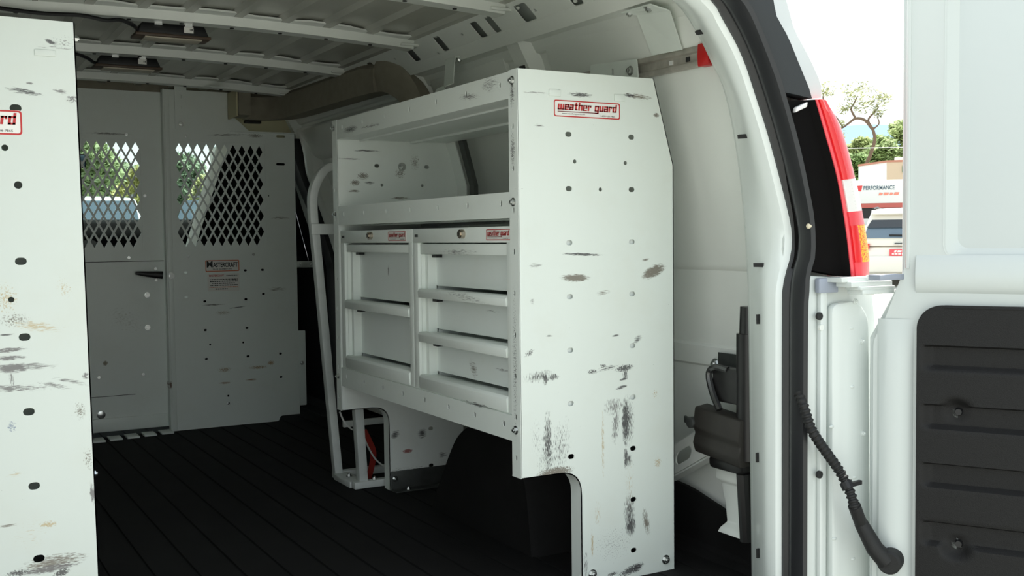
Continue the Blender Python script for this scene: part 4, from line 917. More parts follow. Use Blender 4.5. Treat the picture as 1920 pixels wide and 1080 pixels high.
P = [at(x_, y_, Y=1.22) for x_, y_ in ((637, 772), (645, 790), (660, 805), (678, 812), (690, 838), (705, 862), (722, 875), (735, 880))]
mb = MB(); mb.tube(bez(P, 4), .0028, 6); props(mb.build('white_cord', M_cord, smooth=True), 'thin white cord looping through the tank rack', 'cord')
# ================================================================== RAIL, BRACKETS, JACK
XR = .405
zr = 1.160
er = thing('cargo_track', (XR, .3, zr-.03), 'aluminium cargo track with a red end cap along the upper wall', 'track')
mb = MB()
q = [(XR+.020, -.023), (XR+.004, -.023), (XR+.004, -.011), (XR+.014, -.009), (XR+.014, .009), (XR+.004, .011), (XR+.004, .023), (XR+.020, .023)]
mb.loft([[(x, y, zr+z+.012*(y+.1)) for x, z in q] for y in (-.095, 1.05)]); mb.build('track_channel', M_alu, er, bevel=.0015)
for y in (-.04, .02, .22): MB().box(XR+.011, XR+.0145, y-.006, y+.006, zr-.005, zr+.005).build('track_slot', M_cord if y == .02 else M_hole, er)
mb = MB(); mb.loft([[(XR+.021, y, zr-.025*k), (XR-.002, y, zr-.025*k), (XR-.004*k, y, zr), (XR-.002, y, zr+.025*k), (XR+.021, y, zr+.025*k)] for y, k in ((-.090, 1), (-.118, 1.0), (-.126, .8))]); mb.build('end_cap', M_redcap, er, bevel=.003)
# clamp plate holding the track
cp = thing('track_clamp', (XR-.004, .22, zr-.03), 'white clamp plate bolted over the cargo track above the shelf', 'bracket')
mb = MB(); sheet(mb, fillet([(.122, -.022), (.128, .022), (.32, .034), (.325, -.022)], .004, 2), [slot(.225, .004, .003, .008)], .003, lambda u, v, w_: (XR-.004+w_, u, zr+v+.012*(u+.1)))
mb.build('plate', M_shelf, cp); bolt(cp, (XR-.006, .150, zr), (-1, 0, 0), .008)
# hanger strap with a foot flange on the roof rail
hg = thing('track_hanger', (.37, .035, zr), 'broad white hanger strap with two zinc bolts above the cargo track', 'bracket')
mb = MB()
A0, A1 = at(1194, 29, X=.345), at(1255, 21, X=.345); B0, B1 = at(1222, 104, X=.399), at(1278, 93, X=.399)
mb.add([A0, A1, B1, B0, A0+Vector((.003, 0, .001)), A1+Vector((.003, 0, .001)), B1+Vector((.003, 0, 0)), B0+Vector((.003, 0, 0))], [(0, 1, 2, 3), (4, 7, 6, 5), (0, 4, 5, 1), (1, 5, 6, 2), (2, 6, 7, 3), (3, 7, 4, 0)])
mb.build('strap_plate', M_shelf, hg)
F0, F1 = at(1165, 25, X=.318), at(1219, 9, X=.318)
mb = MB(); mb.loft([[F0, F1, A1, A0], [q+Vector((0, 0, .003)) for q in (F0, F1, A1, A0)]]); fl = mb.build('top_flange', M_shelf, hg)
for (px, py) in ((1180, 25), (1216, 17)):
    p = at(px, py, X=.330); bolt(hg, (p.x, p.y, p.z+.004), (0, 0, -1), .008)
# bent bracket from rail to shelf top
bb = thing('shelf_bracket', (.2, .86, 1.118), 'white stepped sheet bracket tying the shelf top to the roof rail', 'bracket')
mb = MB(); P = [(.345, 1.2925), (.295, 1.2925), (.288, 1.215), (.262, 1.205), (.235, 1.120)]
mb.loft([[(a, .93, b), (a, .87, b), (a+.003, .87, b+.003), (a+.003, .93, b+.003)] for a, b in P]); mb.build('bent_plate', M_shelf, bb)
for y in (.885, .918): bolt(bb, (.318, y, 1.2925), (0, 0, -1), .007)
# jack in the rear quarter
jk = thing('vehicle_jack', (.49, -.08, .24), 'black vehicle jack clamped inside the rear corner behind the pillar', 'jack')
M_jk = mat('jack_black_enamel', (.012, .011, .011), .35, var=.3, vscale=30)
M_jkb = mat('jack_bracket_dull', (.030, .026, .022), .55, var=.3, vscale=20)
mb = MB(); mb.tube([(.50, -.15, .27), (.50, -.15, .55)], .030, 14); mb.tube([(.50, -.15, .55), (.50, -.15, .61)], [.024, .022], 12); mb.build('lift_column', M_jk, jk, smooth=True)
mb = MB(); mb.box(.475, .51, -.16, -.05, .39, .47); mb.build('jack_head', M_jk, jk, bevel=.008)
mb = MB(); mb.tube(bez([(.48, -.10, .465), (.475, -.06, .468), (.472, -.045, .45), (.470, -.06, .41), (.468, -.085, .375)], 5), .008, 8); mb.build('crank_rod', mat('bright_crank', (.10, .10, .10), .2, .8), jk, smooth=True)
mb = MB(); mb.loft([[(.462, y, z0_), (.455, y, z0_+.022), (.462, y, z0_+.045), (.455, y, z0_+.06), (.462, y, z0_+.105), (.50, y, z0_+.11), (.50, y, z0_)] for y, z0_ in ((-.005, .268), (-.16, .255))]); mb.build('clamp_bracket', M_jkb, jk, bevel=.004)
mb = MB(); mb.box(.47, .50, -.16, -.04, .235, .268); mb.build('jack_base', M_jk, jk, bevel=.012)
mb = MB(); mb.tube([(.480, -.15, .24), (.486, -.155, .09)], .016, 10); mb.build('jack_leg', M_jk, jk)
mb = MB(); mb.cyl((.45, .0, .335), (.475, .0, .335), .013, 14); mb.obox((.462, -.045, .338), (0, .05, -.016), (.006, 0, 0), (0, .004, .012)); mb.obox((.458, .005, .325), (0, .025, .006), (.008, 0, 0), (0, 0, .016)); wn = mb.build('wing_nut', M_dsteel, jk, bevel=.002)
sp_ = thing('wall_bracket', (.53, -.02, .44), 'small grey steel clip plate on the inner wall beside the jack', 'bracket')
MB().box(.545, .548, -.13, .01, .455, .492).build('clip_plate', M_dsteel, sp_, bevel=.001); MB().box(.535, .545, -.03, .01, .418, .436).build('clip_foot', M_dsteel, sp_, bevel=.002)
bolt(sp_, (.556, .03, .462), (-1, 0, 0), .009)
MB().box(.548, .5625, -.12, .005, .465, .482).build('clip_back', M_dsteel, sp_)
# ================================================================== TAIL LAMP
tl = thing('tail_lamp', (.50, -.41, .68), 'red tail lamp with clear and amber bands beside the rear seal', 'tail lamp')
LL = resample(bez([(.420, 0, 1.027), (.445, 0, .965), (.48, 0, .875), (.504, 0, .774), (.519, 0, .683)], 6), 40)
LR = resample(bez([(.455, 0, 1.027), (.492, 0, .984), (.527, 0, .906), (.558, 0, .803), (.576, 0, .722), (.577, 0, .683)], 6), 40)
sb = resample([p for p in seo if .695 < p.z < 1.03 and p.x > 0], 40)
mb = MB(); mb.loft([[sb[i]+Vector((-.004, .03, 0)), sb[i]+Vector((-.002, -.004, 0)), Vector((LL[i].x-.01, JY-.008, LL[i].z)), Vector((LL[i].x, JY-.02, LL[i].z)), Vector((LL[i].x, JY+.03, LL[i].z))] for i in range(40)])
hs2 = mb.build('housing', mat('lamp_housing_black', (.0035, .003, .003), .7, spec=.08), tl, smooth=True)
mb = MB(); mb.obox((.372, -.408, 1.0), (.03, 0, .012), (0, -.01, 0), (.002, 0, .010)); mb.build('clip', M_clear, hs2, bevel=.002)
p = at(1515, 424, Y=-.41); MB().ball((p.x+.004, -.409, p.z), .006, 6).build('screw', mat('cream_screw', (.7, .62, .45), .4), hs2)
def lens(i0, i1, a, b, m_, name, out=.022, parent=None):
    """lens strip between width fractions a and b over height indices"""
    mb = MB(); rings = []
    for i in range(i0, i1+1):
        pa, pb = LL[i].lerp(LR[i], a), LL[i].lerp(LR[i], b); mid = LL[i].lerp(LR[i], (a+b)/2)
        ya = lambda f_: JY-out+.030*max(0, f_-.55)**1.4
        rings.append([(pa.x, JY+.03, pa.z), (pa.x, ya(a), pa.z), (mid.x, ya((a+b)/2)-.002, mid.z), (pb.x, ya(b), pb.z), (pb.x, JY+.06, pb.z)])
    mb.loft(rings); return mb.build(name, m_, parent or tl, smooth=True)
lens(0, 39, .0, .17, M_redlens2, 'lens_rim')
lens(0, 18, .17, .46, M_redlens, 'red_lens', .026); lens(0, 18, .46, 1, M_redlens2, 'red_lens', .024)  # paler red on the right part puts the lens highlight into its colour
cl_ = lens(18, 25, .17, 1, M_clear, 'clear_lens', .025)
mb = MB()
for k in range(9):
    i = 18.6+k*.7; f_ = i-int(i); pa = LL[int(i)].lerp(LL[int(i)+1], f_); pb = LR[int(i)].lerp(LR[int(i)+1], f_)
    a, b = pa.lerp(pb, .5), pa.lerp(pb, .98); mb.tube([(a.x, JY-.026, a.z), (b.x, JY-.014, b.z)], .0016, 5)
mb.build('prism_ridges', M_clear, cl_)
lens(25, 28, .17, 1, M_redlens2, 'red_lens', .025); lens(28, 36, .17, .48, M_redlens, 'red_lens', .026)
lens(28, 36, .48, 1, M_amber, 'amber_reflector', .025); lens(36, 39, .17, 1, M_redlens2, 'red_lens', .024)
# ================================================================== RIGHT REAR DOOR
DU = Vector((.497, -.868, 0)).normalized(); DN = Vector((-DU.y*-1, 0, 0)); DN = Vector((-.868, -.497, 0)).normalized(); DO_ = Vector((.55, -.45, 0))
def DP(s_, z, n=0.): return DO_+DU*s_+DN*n+Vector((0, 0, z))
def door_px(px, py, n=0.):
    v = ray(px, py); o = DO_+DN*n; t = (o-CAM).dot(DN)/v.dot(DN); p = CAM+v*t; return (p-DO_).dot(DU), p.z
dr_ = thing('rear_door', (.55, -.45, -.3), 'white rear cargo door swung open with black ribbed inner panel', 'van door')
fd = lambda u, v, w_: DP(u, v, w_)
su_, zu_ = door_px(1772, 486)
ol = fillet([(.0, -.32), (.0, .555), (.022, .60), (.048, .672), (.0585, .70), (.0585, 1.32), (.82, 1.32), (.86, .7), (.86, -.32)], .012, 3, only={1, 2, 3, 4})
rec = rrect(su_, zu_, .76, 1.30, .028, 6)
lowrec = rrect(.094, -.28, .80, .635, .04, 6)
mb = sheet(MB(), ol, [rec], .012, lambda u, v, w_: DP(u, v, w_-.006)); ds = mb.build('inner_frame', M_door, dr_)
mb = MB()   # rounded shoulder falling to the sunk upper panel
ro = rrect(su_-.004, zu_-.004, .764, 1.304, .032, 6); ri = rrect(su_+.022, zu_+.022, .74, 1.28, .020, 6)
mb.loft([[DP(u, v, .0005) for u, v in ro], [DP(u*.5+a*.5, v*.5+b*.5, -.004) for (u, v), (a, b) in zip(ro, ri)], [DP(a, b, -.014) for a, b in ri]], True, False)
mb.build('recess_shoulder', M_door, ds, smooth=True)
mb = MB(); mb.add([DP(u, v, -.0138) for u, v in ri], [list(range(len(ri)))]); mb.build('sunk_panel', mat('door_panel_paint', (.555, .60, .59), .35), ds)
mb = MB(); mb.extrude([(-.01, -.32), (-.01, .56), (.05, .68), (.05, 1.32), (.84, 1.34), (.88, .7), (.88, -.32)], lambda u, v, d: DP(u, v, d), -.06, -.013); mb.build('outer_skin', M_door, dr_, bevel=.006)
# raised bead down the hinge edge and inner shoulder
mb = MB(); mb.tube([DP(.064, z, .000) for z in (.70, .9, 1.1, 1.32)], .0045, 8); mb.build('edge_bead', M_door, ds, smooth=True)
mb = MB(); rings = []
for z in (-.30, .3, .52, .57, .60):
    k = 1 if z < .55 else .55 if z < .58 else .15
    rings.append([DP(.008, z, 0), DP(.014, z, .010*k), DP(.030, z, .016*k), DP(.052, z, .014*k), DP(.070, z, .004*k), DP(.076, z, 0)])
mb.loft(rings, closed=False); mb.build('hinge_side_shoulder', M_door, ds, smooth=True)
mb = MB(); rings = []
for s_ in (.08, .2, .5, .8): rings.append([DP(s_, .725, 0), DP(s_, .712, .008), DP(s_, .685, .012), DP(s_, .665, .010), DP(s_, .652, 0)])
mb.loft(rings, closed=False); mb.build('belt_shoulder', M_door, ds, smooth=True)
# black ribbed trim as a shaped surface
s0, ztop = .084, door_px(1800, 573)[1]
NSs, NZz = 70, 190; S1 = .78; Z0 = -.25
dishes = [door_px(1792, 775, .012), door_px(1792, 1023, .012)]
def sm(a, b, x): t = max(0, min(1, (x-a)/(b-a))); return t*t*(3-2*t)
def trim_n(s_, z):
    n_ = .016
    ph = ((.552-z) % .1135)/.1135      # 0 at a crease, ledge below it
    edge = sm(s0+.004, s0+.030, s_)*sm(S1-.005, S1-.04, s_)
    if z < .556:
        n_ -= .012*edge*sm(0, .03, ph)*(1-sm(.34, .44, ph))
    for (ds_, dz_) in dishes:
        d = math.hypot(s_-ds_, (z-dz_)*1.0)
        if d < .034: n_ = min(n_, .016-.016*(1-sm(.012, .034, d)))
    return n_
mb = MB(); grid = []
def corner_in(s_, z):
    """pull grid corners to rounded outline"""
    r = .045; cs, cz = s0+r, ztop-r
    if s_ < cs and z > cz:
        dx, dz2 = cs-s_, z-cz; mxv = max(dx, dz2); d = math.hypot(dx, dz2)
        if d > 1e-6: k = mxv/d; return cs-dx*k, cz+dz2*k
    return s_, z
svals = [s0+.045*i/14 for i in range(15)]+[s0+.045+(S1-s0-.045)*i/NSs for i in range(1, NSs+1)]
zvals = [ztop-.045*i/14 for i in range(15)]+[ztop-.045-(ztop-.045-Z0)*i/NZz for i in range(1, NZz+1)]
nS, nZ = len(svals), len(zvals)
for z in zvals:
    for s_ in svals: a, b = corner_in(s_, z); mb.v.append(DP(a, b, trim_n(a, b)))
for j in range(nZ-1):
    for i in range(nS-1): mb.f.append([j*nS+i, j*nS+i+1, (j+1)*nS+i+1, (j+1)*nS+i])
# skirt back to the door
edge_i = [j*nS for j in range(nZ-1, -1, -1)]+list(range(1, nS))
k0 = len(mb.v)
for z, e_ in [(None, i) for i in edge_i]:
    p = mb.v[e_]; mb.v.append(p-DN*((p-DO_).dot(DN)+.001)-DU*.0)
for a in range(len(edge_i)-1): mb.f.append([edge_i[a], edge_i[a+1], k0+a+1, k0+a])
tm = mb.build('ribbed_trim', M_trim, dr_, smooth=True); tm['label'] = 'black ribbed plastic inner panel'
mb = MB(); mb.tube([DP(a, b, .017) for a, b in [corner_in(svals[0]+.006, z) for z in ()]]+[DP(s0+.05, ztop-.004, .012), DP(.4, ztop-.004, .012), DP(S1, ztop-.004, .012)], .005, 8); mb.build('top_lip', M_trim, tm, smooth=True)
for (a, b) in dishes:
    mb = MB(); c_ = DP(a+.004, b+.002, .001); mb.tube([c_, c_+DN*.007], [.008, .006], 12); mb.build('screw', M_black, tm)
# hinge
hi = thing('door_hinge', (.57, -.44, .66), 'white stacked steel hinge under the tail lamp', 'hinge')
def hpx(x_, y_, Y=-.43): return at(x_, y_, Y=Y)
for (xa, xb, ya, yb, yy) in ((1565, 1652, 520, 526, -.435), (1583, 1660, 528, 535, -.445), (1600, 1665, 537, 541, -.45), (1604, 1664, 543, 549, -.45)):
    a, b = hpx(xa, ya, yy), hpx(xb, yb, yy); MB().box(a.x, b.x, yy-.018, yy+.022, b.z, a.z).build('hinge_leaf', M_bodyw, hi, bevel=.002)
a, b = hpx(1626, 516, -.45), hpx(1640, 552, -.45); mb = MB(); mb.cyl((a.x+.006, -.452, b.z), (a.x+.006, -.452, a.z), .008, 12); mb.build('hinge_pin', M_van, hi, smooth=True)
a, b = hpx(1532, 522, -.41), hpx(1568, 548, -.41); MB().box(a.x, b.x, -.416, -.404, b.z, a.z).build('hinge_pocket', mat('grey_pocket', (.32, .35, .42), .5), hi, bevel=.002)
a, b = hpx(1664, 515, -.5), hpx(1700, 524, -.5); MB().box(a.x-.02, b.x, -.50, -.47, b.z, a.z).build('hinge_arm', mat('grey_pocket', (.3, .3, .3)), hi, bevel=.002)
# corrugated conduit to the door
cd = thing('wiring_conduit', (.41, -.42, .2), 'black corrugated wiring conduit looping from the pillar to the open door', 'conduit')
sE, zE = door_px(1665, 1050, .02)
pts = [at(1498, 738, Y=-.40), at(1508, 765, Y=-.42), at(1522, 806, Y=-.432), at(1545, 842, Y=-.435), at(1572, 880, Y=-.44), at(1592, 918, Y=-.46), at(1604, 955, Y=-.475)]
P = resample(bez(pts, 8), 112)
mb = MB(); mb.tube(P, [.0105 if i % 4 in (0, 1) else .0082 for i in range(len(P))], 12); mb.build('corrugated_hose', M_rubber, cd, smooth=True)
def dpt(px, py, n): a, b = door_px(px, py, n); return DP(a, b, n)
e0 = P[-1]; e1_ = dpt(1614, 980, .045); e2_ = dpt(1640, 1028, .042); e3_ = dpt(1662, 1052, .034)
mb = MB(); mb.tube([P[-4], e0.lerp(e1_, .5), e1_], [.0125, .0125, .013], 14); mb.tube([e1_, e1_.lerp(e2_, .4), e2_, e3_], [.0135, .015, .017, .019], 14); mb.build('rubber_boot', M_rubber, cd, smooth=True)
ec = dpt(1668, 1053, .034); mb = MB(); mb.tube([ec-DN*.022, ec+DN*.008, ec+DN*.013], [.0235, .0235, .019], 24); mb.build('boot_cap', M_rubber, cd, smooth=True)
mb = MB(); a_ = P[-22]; mb.tube([P[-24], P[-18]], .0125, 12); mb.obox(a_+Vector((.0, -.012, -.004)), (.030, 0, .002), (0, .008, 0), (0, 0, .008)); mb.build('cable_tie', M_black, cd)
# ================================================================== OUTSIDE
GD = Vector((.75, .66, 0))
def gz(x, y): return -.74+.021*max(0, (Vector((x, y, 0))-CAM).dot(GD)-7)
mb = MB()
rs_ = [0, 3, 6, 9, 13, 18, 25, 35, 50, 70, 100, 150, 220, 300]; na = 48
mb.v.append(Vector((CAM.x, CAM.y, gz(CAM.x, CAM.y))))
for r_ in rs_[1:]:
    for i in range(na):
        a = 2*math.pi*i/na; x, y = CAM.x+r_*math.cos(a), CAM.y+r_*math.sin(a); mb.v.append(Vector((x, y, gz(x, y))))
for i in range(na): mb.f.append([0, 1+i, 1+(i+1) % na])
for k in range(len(rs_)-2):
    for i in range(na): mb.f.append([1+k*na+i, 1+k*na+(i+1) % na, 1+(k+1)*na+(i+1) % na, 1+(k+1)*na+i])
props(mb.build('ground', mat('sunlit_asphalt', (.415, .415, .375), .9, var=.2, vscale=1.2)), 'pale asphalt of the parking lot around the van', kind='structure')
def gp(px, dist, py=440):
    """point on the ground in the direction of a pixel column at a horizontal distance"""
    v = ray(px, py); v.z = 0; v.normalize(); p = CAM+v*dist; return Vector((p.x, p.y, gz(p.x, p.y)))
# van wheels and underbody so that the van stands on the ground
vb = props(MB().box(mir(.58), .58, -.38, 4.6, -.45, -.06).build('underbody', M_cab), 'dark underbody of the van', kind='structure')
for wx in (.42, mir(.42)):
    for wy in (.43, 4.0):
        mb = MB(); mb.cyl((wx-.11, wy, -.38), (wx+.11, wy, -.38), .36, 28); mb.build('wheel', M_tyre, vb, smooth=False)
MB().box(mir(.62), .62, -.62, -.40, -.52, -.24).build('rear_bumper', M_dark, vb, bevel=.03, seg=3)
# ---- cars
def car(base, heading, paint, label, group=None, glass=M_glass, plate=True, sx=1.0, sz=1.0, tall=False):
    """hatchback SUV; heading = direction its nose points; base = rear axle line centre on the ground"""
    h = Vector(heading).normalized(); rt = Vector((h.y, -h.x, 0))
    W_ = lambda x, y, z: base+rt*(x*sx)+h*y+Vector((0, 0, z*sz))
    t = thing('parked_car', base, label, 'car', group)
    st = [(0.0, .35, .62, .80, .78), (.06, .26, .85, .86, .84), (.5, .22, .90, .90, .86), (2.6, .22, .93, .90, .86), (3.4, .22, .90, .88, .84), (4.1, .26, .78, .84, .78), (4.35, .36, .62, .74, .70)]
    mb = MB(); mb.loft([[W_(-w1, y, z0), W_(-w1*1.0, y, (z0+z1)/2+.08), W_(-w2, y, z1), W_(w2, y, z1), W_(w1*1.0, y, (z0+z1)/2+.08), W_(w1, y, z0)] for y, z0, z1, w1, w2 in st]); mb.build('body', paint, t, bevel=.05, seg=3)
    gs = [(.04, .86, 1.02, .84, .82), (.14, .88, 1.36, .85, .66), (.30, .9, 1.60, .86, .60), (.9, .92, 1.67, .86, .60), (2.0, .92, 1.64, .86, .59), (2.6, .92, 1.40, .85, .62), (3.2, .90, .96, .84, .78)]
    mb = MB(); mb.loft([[W_(-w1, y, z0), W_(-w2, y, z1), W_(-w2*.6, y, z1+.02), W_(w2*.6, y, z1+.02), W_(w2, y, z1), W_(w1, y, z0)] for y, z0, z1, w1, w2 in gs]); mb.build('cabin', paint, t, bevel=.03, seg=2)
    tk = .10 if tall else .012; mb = MB(); mb.loft([[W_(-x0, y, z), W_(x0, y, z), W_(x0, y+tk, z), W_(-x0, y+tk, z)] for x0, y, z in (((.72, -.012, 1.04), (.66, .045, 1.22), (.61, .115, 1.42), (.57, .215, 1.625)) if tall else ((.70, .010, 1.04), (.67, .075, 1.22), (.56, .165, 1.42)))]); g_ = mb.build('rear_window', glass, t)
    if not tall: mb = MB(); mb.loft([[W_(-x0, y, z), W_(x0, y, z), W_(x0, y+.012, z), W_(-x0, y+.012, z)] for x0, y, z in ((.66, .055, 1.26), (.57, .160, 1.43))]); mb.build('tinted_band', M_glass, g_)
    mb = MB(); mb.tube([W_(.30, -.004, 1.085), W_(-.12, .0, 1.10), W_(-.2, .0, 1.10)], .018, 6); mb.build('wiper', M_black, g_)
    if not tall: mb = MB(); mb.loft([[W_(-x0, y, z), W_(x0, y, z), W_(x0, y+.05, z-.03), W_(-x0, y+.05, z-.03)] for x0, y, z in ((.58, .10, 1.56), (.60, .30, 1.64))]); mb.build('spoiler', paint, t, bevel=.01)
    for s_ in (-1, 1):
        mb = MB(); mb.loft([[W_(s_*(w1+.004), y, z0), W_(s_*(w2+.014), y, z1), W_(s_*(w2+.004), y, z1), W_(s_*(w1-.01), y, z0)] for y, z0, z1, w1, w2 in ((.55, 1.0, 1.5, .835, .66), (1.2, 1.0, 1.54, .835, .65), (2.2, 1.0, 1.50, .835, .65), (2.8, 1.0, 1.16, .83, .75))]); mb.build('side_window', M_glass, t)
        mb = MB(); mb.loft([[W_(s_*.60, y, z), W_(s_*.84, y+.03, z), W_(s_*.84, y+.06, z), W_(s_*.60, y+.05, z)] for y, z in ((-.01, .80), (-.005, .92))]); mb.build('tail_light', M_redlens, t)
        mb = MB(); mb.tube([W_(s_*.58, .45, 1.68), W_(s_*.58, 1.2, 1.715), W_(s_*.57, 2.0, 1.68)], .02, 6); mb.build('roof_rail', M_dark, t, smooth=True)
        for y in (.75, 3.45):
            mb = MB(); a, b = W_(s_*.68, y, .33), W_(s_*.89, y, .33); mb.cyl(a, b, .33, 20); wh = mb.build('wheel', M_tyre, t)
            mb = MB(); mb.cyl(W_(s_*.885, y, .33), W_(s_*.905, y, .33), .20, 14); mb.build('rim', M_chrome, wh)
        mb = MB(); mb.box(-.08, .08, -.05, .05, -.06, .06); c0 = W_(s_*.95, 2.65, 1.02); mb.v = [c0+q for q in mb.v]; mb.build('door_mirror', paint, t, bevel=.02)
    mb = MB(); mb.loft([[W_(-x0, y, z0), W_(x0, y, z0), W_(x0, y, z0+.01), W_(-x0, y, z0+.01)] for x0, y, z0 in ((.80, -.03, .50), (.80, -.03, .66))]); 
    mb = MB(); mb.loft([[W_(-.82, y, .30), W_(-.82, y, .66), W_(.82, y, .66), W_(.82, y, .30)] for y in (-.05, .12)]); mb.build('bumper', paint, t, bevel=.04, seg=3)
    # emblem: cross shaped plate
    mb = MB(); mb.loft([[W_(x, y, z) for x, z in ((-.10, .94), (-.035, .94), (-.035, .955), (.035, .955), (.035, .94), (.10, .94), (.085, .905), (.035, .905), (.035, .89), (-.035, .89), (-.035, .905), (-.115, .905))] for y in (-.012, .01)]); em = mb.build('emblem', M_chrome, t)
    mb = MB(); mb.loft([[W_(x, y, z) for x, z in ((-.085, .933), (.085, .933), (.075, .912), (-.095, .912))] for y in (-.016, -.010)]); mb.build('emblem_bar', M_dark, em)
    if plate:
        mb = MB(); mb.loft([[W_(-.19, y, .66), W_(-.19, y, .80), W_(.17, y, .80), W_(.17, y, .66)] for y in (-.03, -.012)]); pl = mb.build('plate', M_redlens2, t, bevel=.004)
        mb = MB(); fn_ = lambda u, v, w_: W_(u, -.034, v)
        marks(mb, fn_, -.10, .735, .22, .045, .3); marks(mb, fn_, -.14, .685, .28, .03); mb.build('lettering', M_sticker, pl, kind='stuff')
        mb = MB(); fn2 = None
    return t
M_cwhite = mat('car_cream_white', (.80, .76, .68), .25, coat=.4)
M_csilver = mat('car_silver_white', (.75, .77, .78), .25, coat=.4)
v = ray(1684, 440); v.z = 0; v.normalize(); bp_ = gp(1686, 24.0)
car(bp_, (v.x*.97+v.y*.10, v.y*.97-v.x*.10, 0), M_cwhite, 'cream white SUV with a red plate parked in front of the trailer', 'parked cars', M_glassb)
bp_ = gp(166, 14.5); v = ray(166, 440); v.z = 0; v.normalize()
car(bp_, v, M_csilver, 'white car with a large blue grey rear window behind the door leaf mesh', 'parked cars', M_glassb, False, 1.0, 1.2, True)
bp_ = gp(378, 19.0); v = ray(378, 440); v.z = 0; v.normalize()
car(bp_, (v.x+.9*v.y, v.y-.9*v.x, 0), M_csilver, 'white car standing at an angle behind the fixed panel mesh', 'parked cars', M_glassb, False, 1.0, 1.25, True)
# ---- trailer with lettering
TD = 100.
ta, tb = gp(1560, TD), gp(1694, TD); ux = (tb-ta); ux.z = 0; ux.normalize(); bk = Vector((-ux.y, ux.x, 0)); bk = bk if bk.dot(_f) > 0 else -bk
zt_, zb_ = (CAM+ray(1650, 345)*TD*1.02).z, (CAM+ray(1650, 392)*TD*1.02).z
TO = Vector((tb.x, tb.y, 0)); LT = 12.
gT = gz(TO.x, TO.y)
def TP(u, v, w_): return TO+ux*u+bk*(-w_)+Vector((0, 0, v))
tr2 = thing('box_trailer', (TO.x, TO.y, gT), 'white box trailer lettered PERFORMANCE with a red skirt in front of the store', 'trailer')
mb = MB(); mb.extrude([(-LT, zb_+.35), (0, zb_+.35), (0, zt_), (-LT, zt_)], TP, -2.4, 0); mb.build('box', mat('trailer_white', (.72, .72, .70), .4), tr2, bevel=.04)
mb = MB(); mb.extrude([(-LT, zb_-.05), (-.0, zb_-.05), (-.0, zb_+.35), (-LT, zb_+.35)], TP, -2.4, -.02); mb.build('skirt', mat('trailer_red', (.45, .10, .08), .5), tr2)
for u_ in (-.8, -2.0, -10.):
    mb = MB(); c0 = TP(u_, gT+.5, -.1); mb.cyl(c0, c0+bk*.5, .5, 18); mb.build('wheel', M_tyre, tr2)
mb = MB(); mb.extrude([(-LT+.5, gT+.85), (-.2, gT+.85), (-.2, zb_-.05), (-LT+.5, zb_-.05)], TP, -2.2, -.3); mb.build('chassis', M_black, tr2)
pxm = TD/F_PX
mb = MB(); text(mb, 'PERFORMANCE', lambda u, v, w_: TP(u, v, .03), -(1690-1623)*pxm, zt_-.86*1.0, (1675-1623)*pxm, .36, .01); mb.build('lettering', mat('navy_print', (.05, .10, .14), .5), tr2)
mb = MB(); marks(mb, lambda u, v, w_: TP(u, v, .03), -(1690-1648)*pxm, zt_-1.35, (1681-1648)*pxm, .24, .4); mb.build('script_lettering', mat('coral_print', (.75, .25, .18), .5), tr2, kind='stuff')
mb = MB(); mb.extrude([(-(1690-1612)*pxm, zt_-.92), (-(1690-1619)*pxm, zt_-.98), (-(1690-1621)*pxm, zt_-.46), (-(1690-1611)*pxm, zt_-.48)], TP, .0, .03); mb.build('logo_mark', mat('red_mark', (.65, .05, .05), .5), tr2)
# ---- store building
SD = 118.
sa = gp(1662, SD); SO_ = Vector((sa.x, sa.y, 0)); pxs = SD*1.03/F_PX
def SP(u, v, w_): return SO_+ux*u+bk*(-w_)+Vector((0, 0, v))
zc = (CAM+ray(1662, 316)*SD*1.03).z; zc2 = (CAM+ray(1618, 322)*SD*1.03).z; gS = gz(sa.x, sa.y)
bd = thing('store_building', (sa.x, sa.y, gS), 'low store with white side and tan front behind the trailer', 'building')
mb = MB(); mb.extrude([(0, gS-.5), (12, gS-.5), (12, zc), (0, zc)], SP, -8, 0); mb.build('front_wall', mat('tan_stucco', (.62, .48, .34), .8), bd)
mb = MB(); mb.extrude([(-2.8, gS-.5), (0, gS-.5), (0, zc), (-2.8, zc2)], SP, -.3, -.02); mb.build('side_wall', mat('white_stucco', (.78, .77, .74), .8), bd)
mb = MB(); mb.extrude([(-2.85, zc2), (0, zc), (12, zc), (12, zc+.2), (0, zc+.2), (-2.85, zc2+.2)], SP, -.4, .06); mb.build('roof_trim', mat('terracotta_trim', (.50, .22, .15), .7), bd)
mb = MB(); mb.extrude([(.8, zc+.2), (2.4, zc+.2), (2.4, zc+.6), (.8, zc+.6)], SP, -3, -1.5); mb.build('roof_unit', mat('white_stucco', (.78, .77, .74), .8), bd)
zz = (CAM+ray(1690, 328)*SD*1.03).z
sheet(MB(), rrect(1.5, zz-.45, 4.2, zz+.45, .2, 3), [], .1, lambda u, v, w_: SP(u, v, .06+w_)).build('shop_sign', mat('green_sign_rim', (.10, .22, .14), .6), bd)
sheet(MB(), rrect(1.62, zz-.33, 4.08, zz+.33, .15, 3), [], .1, lambda u, v, w_: SP(u, v, .10+w_)).build('sign_face', M_sticker, bd)
mb = MB(); mb.extrude([(2.0, zz-.2), (2.3, zz+.1), (2.5, zz-.1), (2.8, zz+.2), (3.1, zz-.15)], SP, .14, .18); mb.build('sign_mark', M_orange, bd)
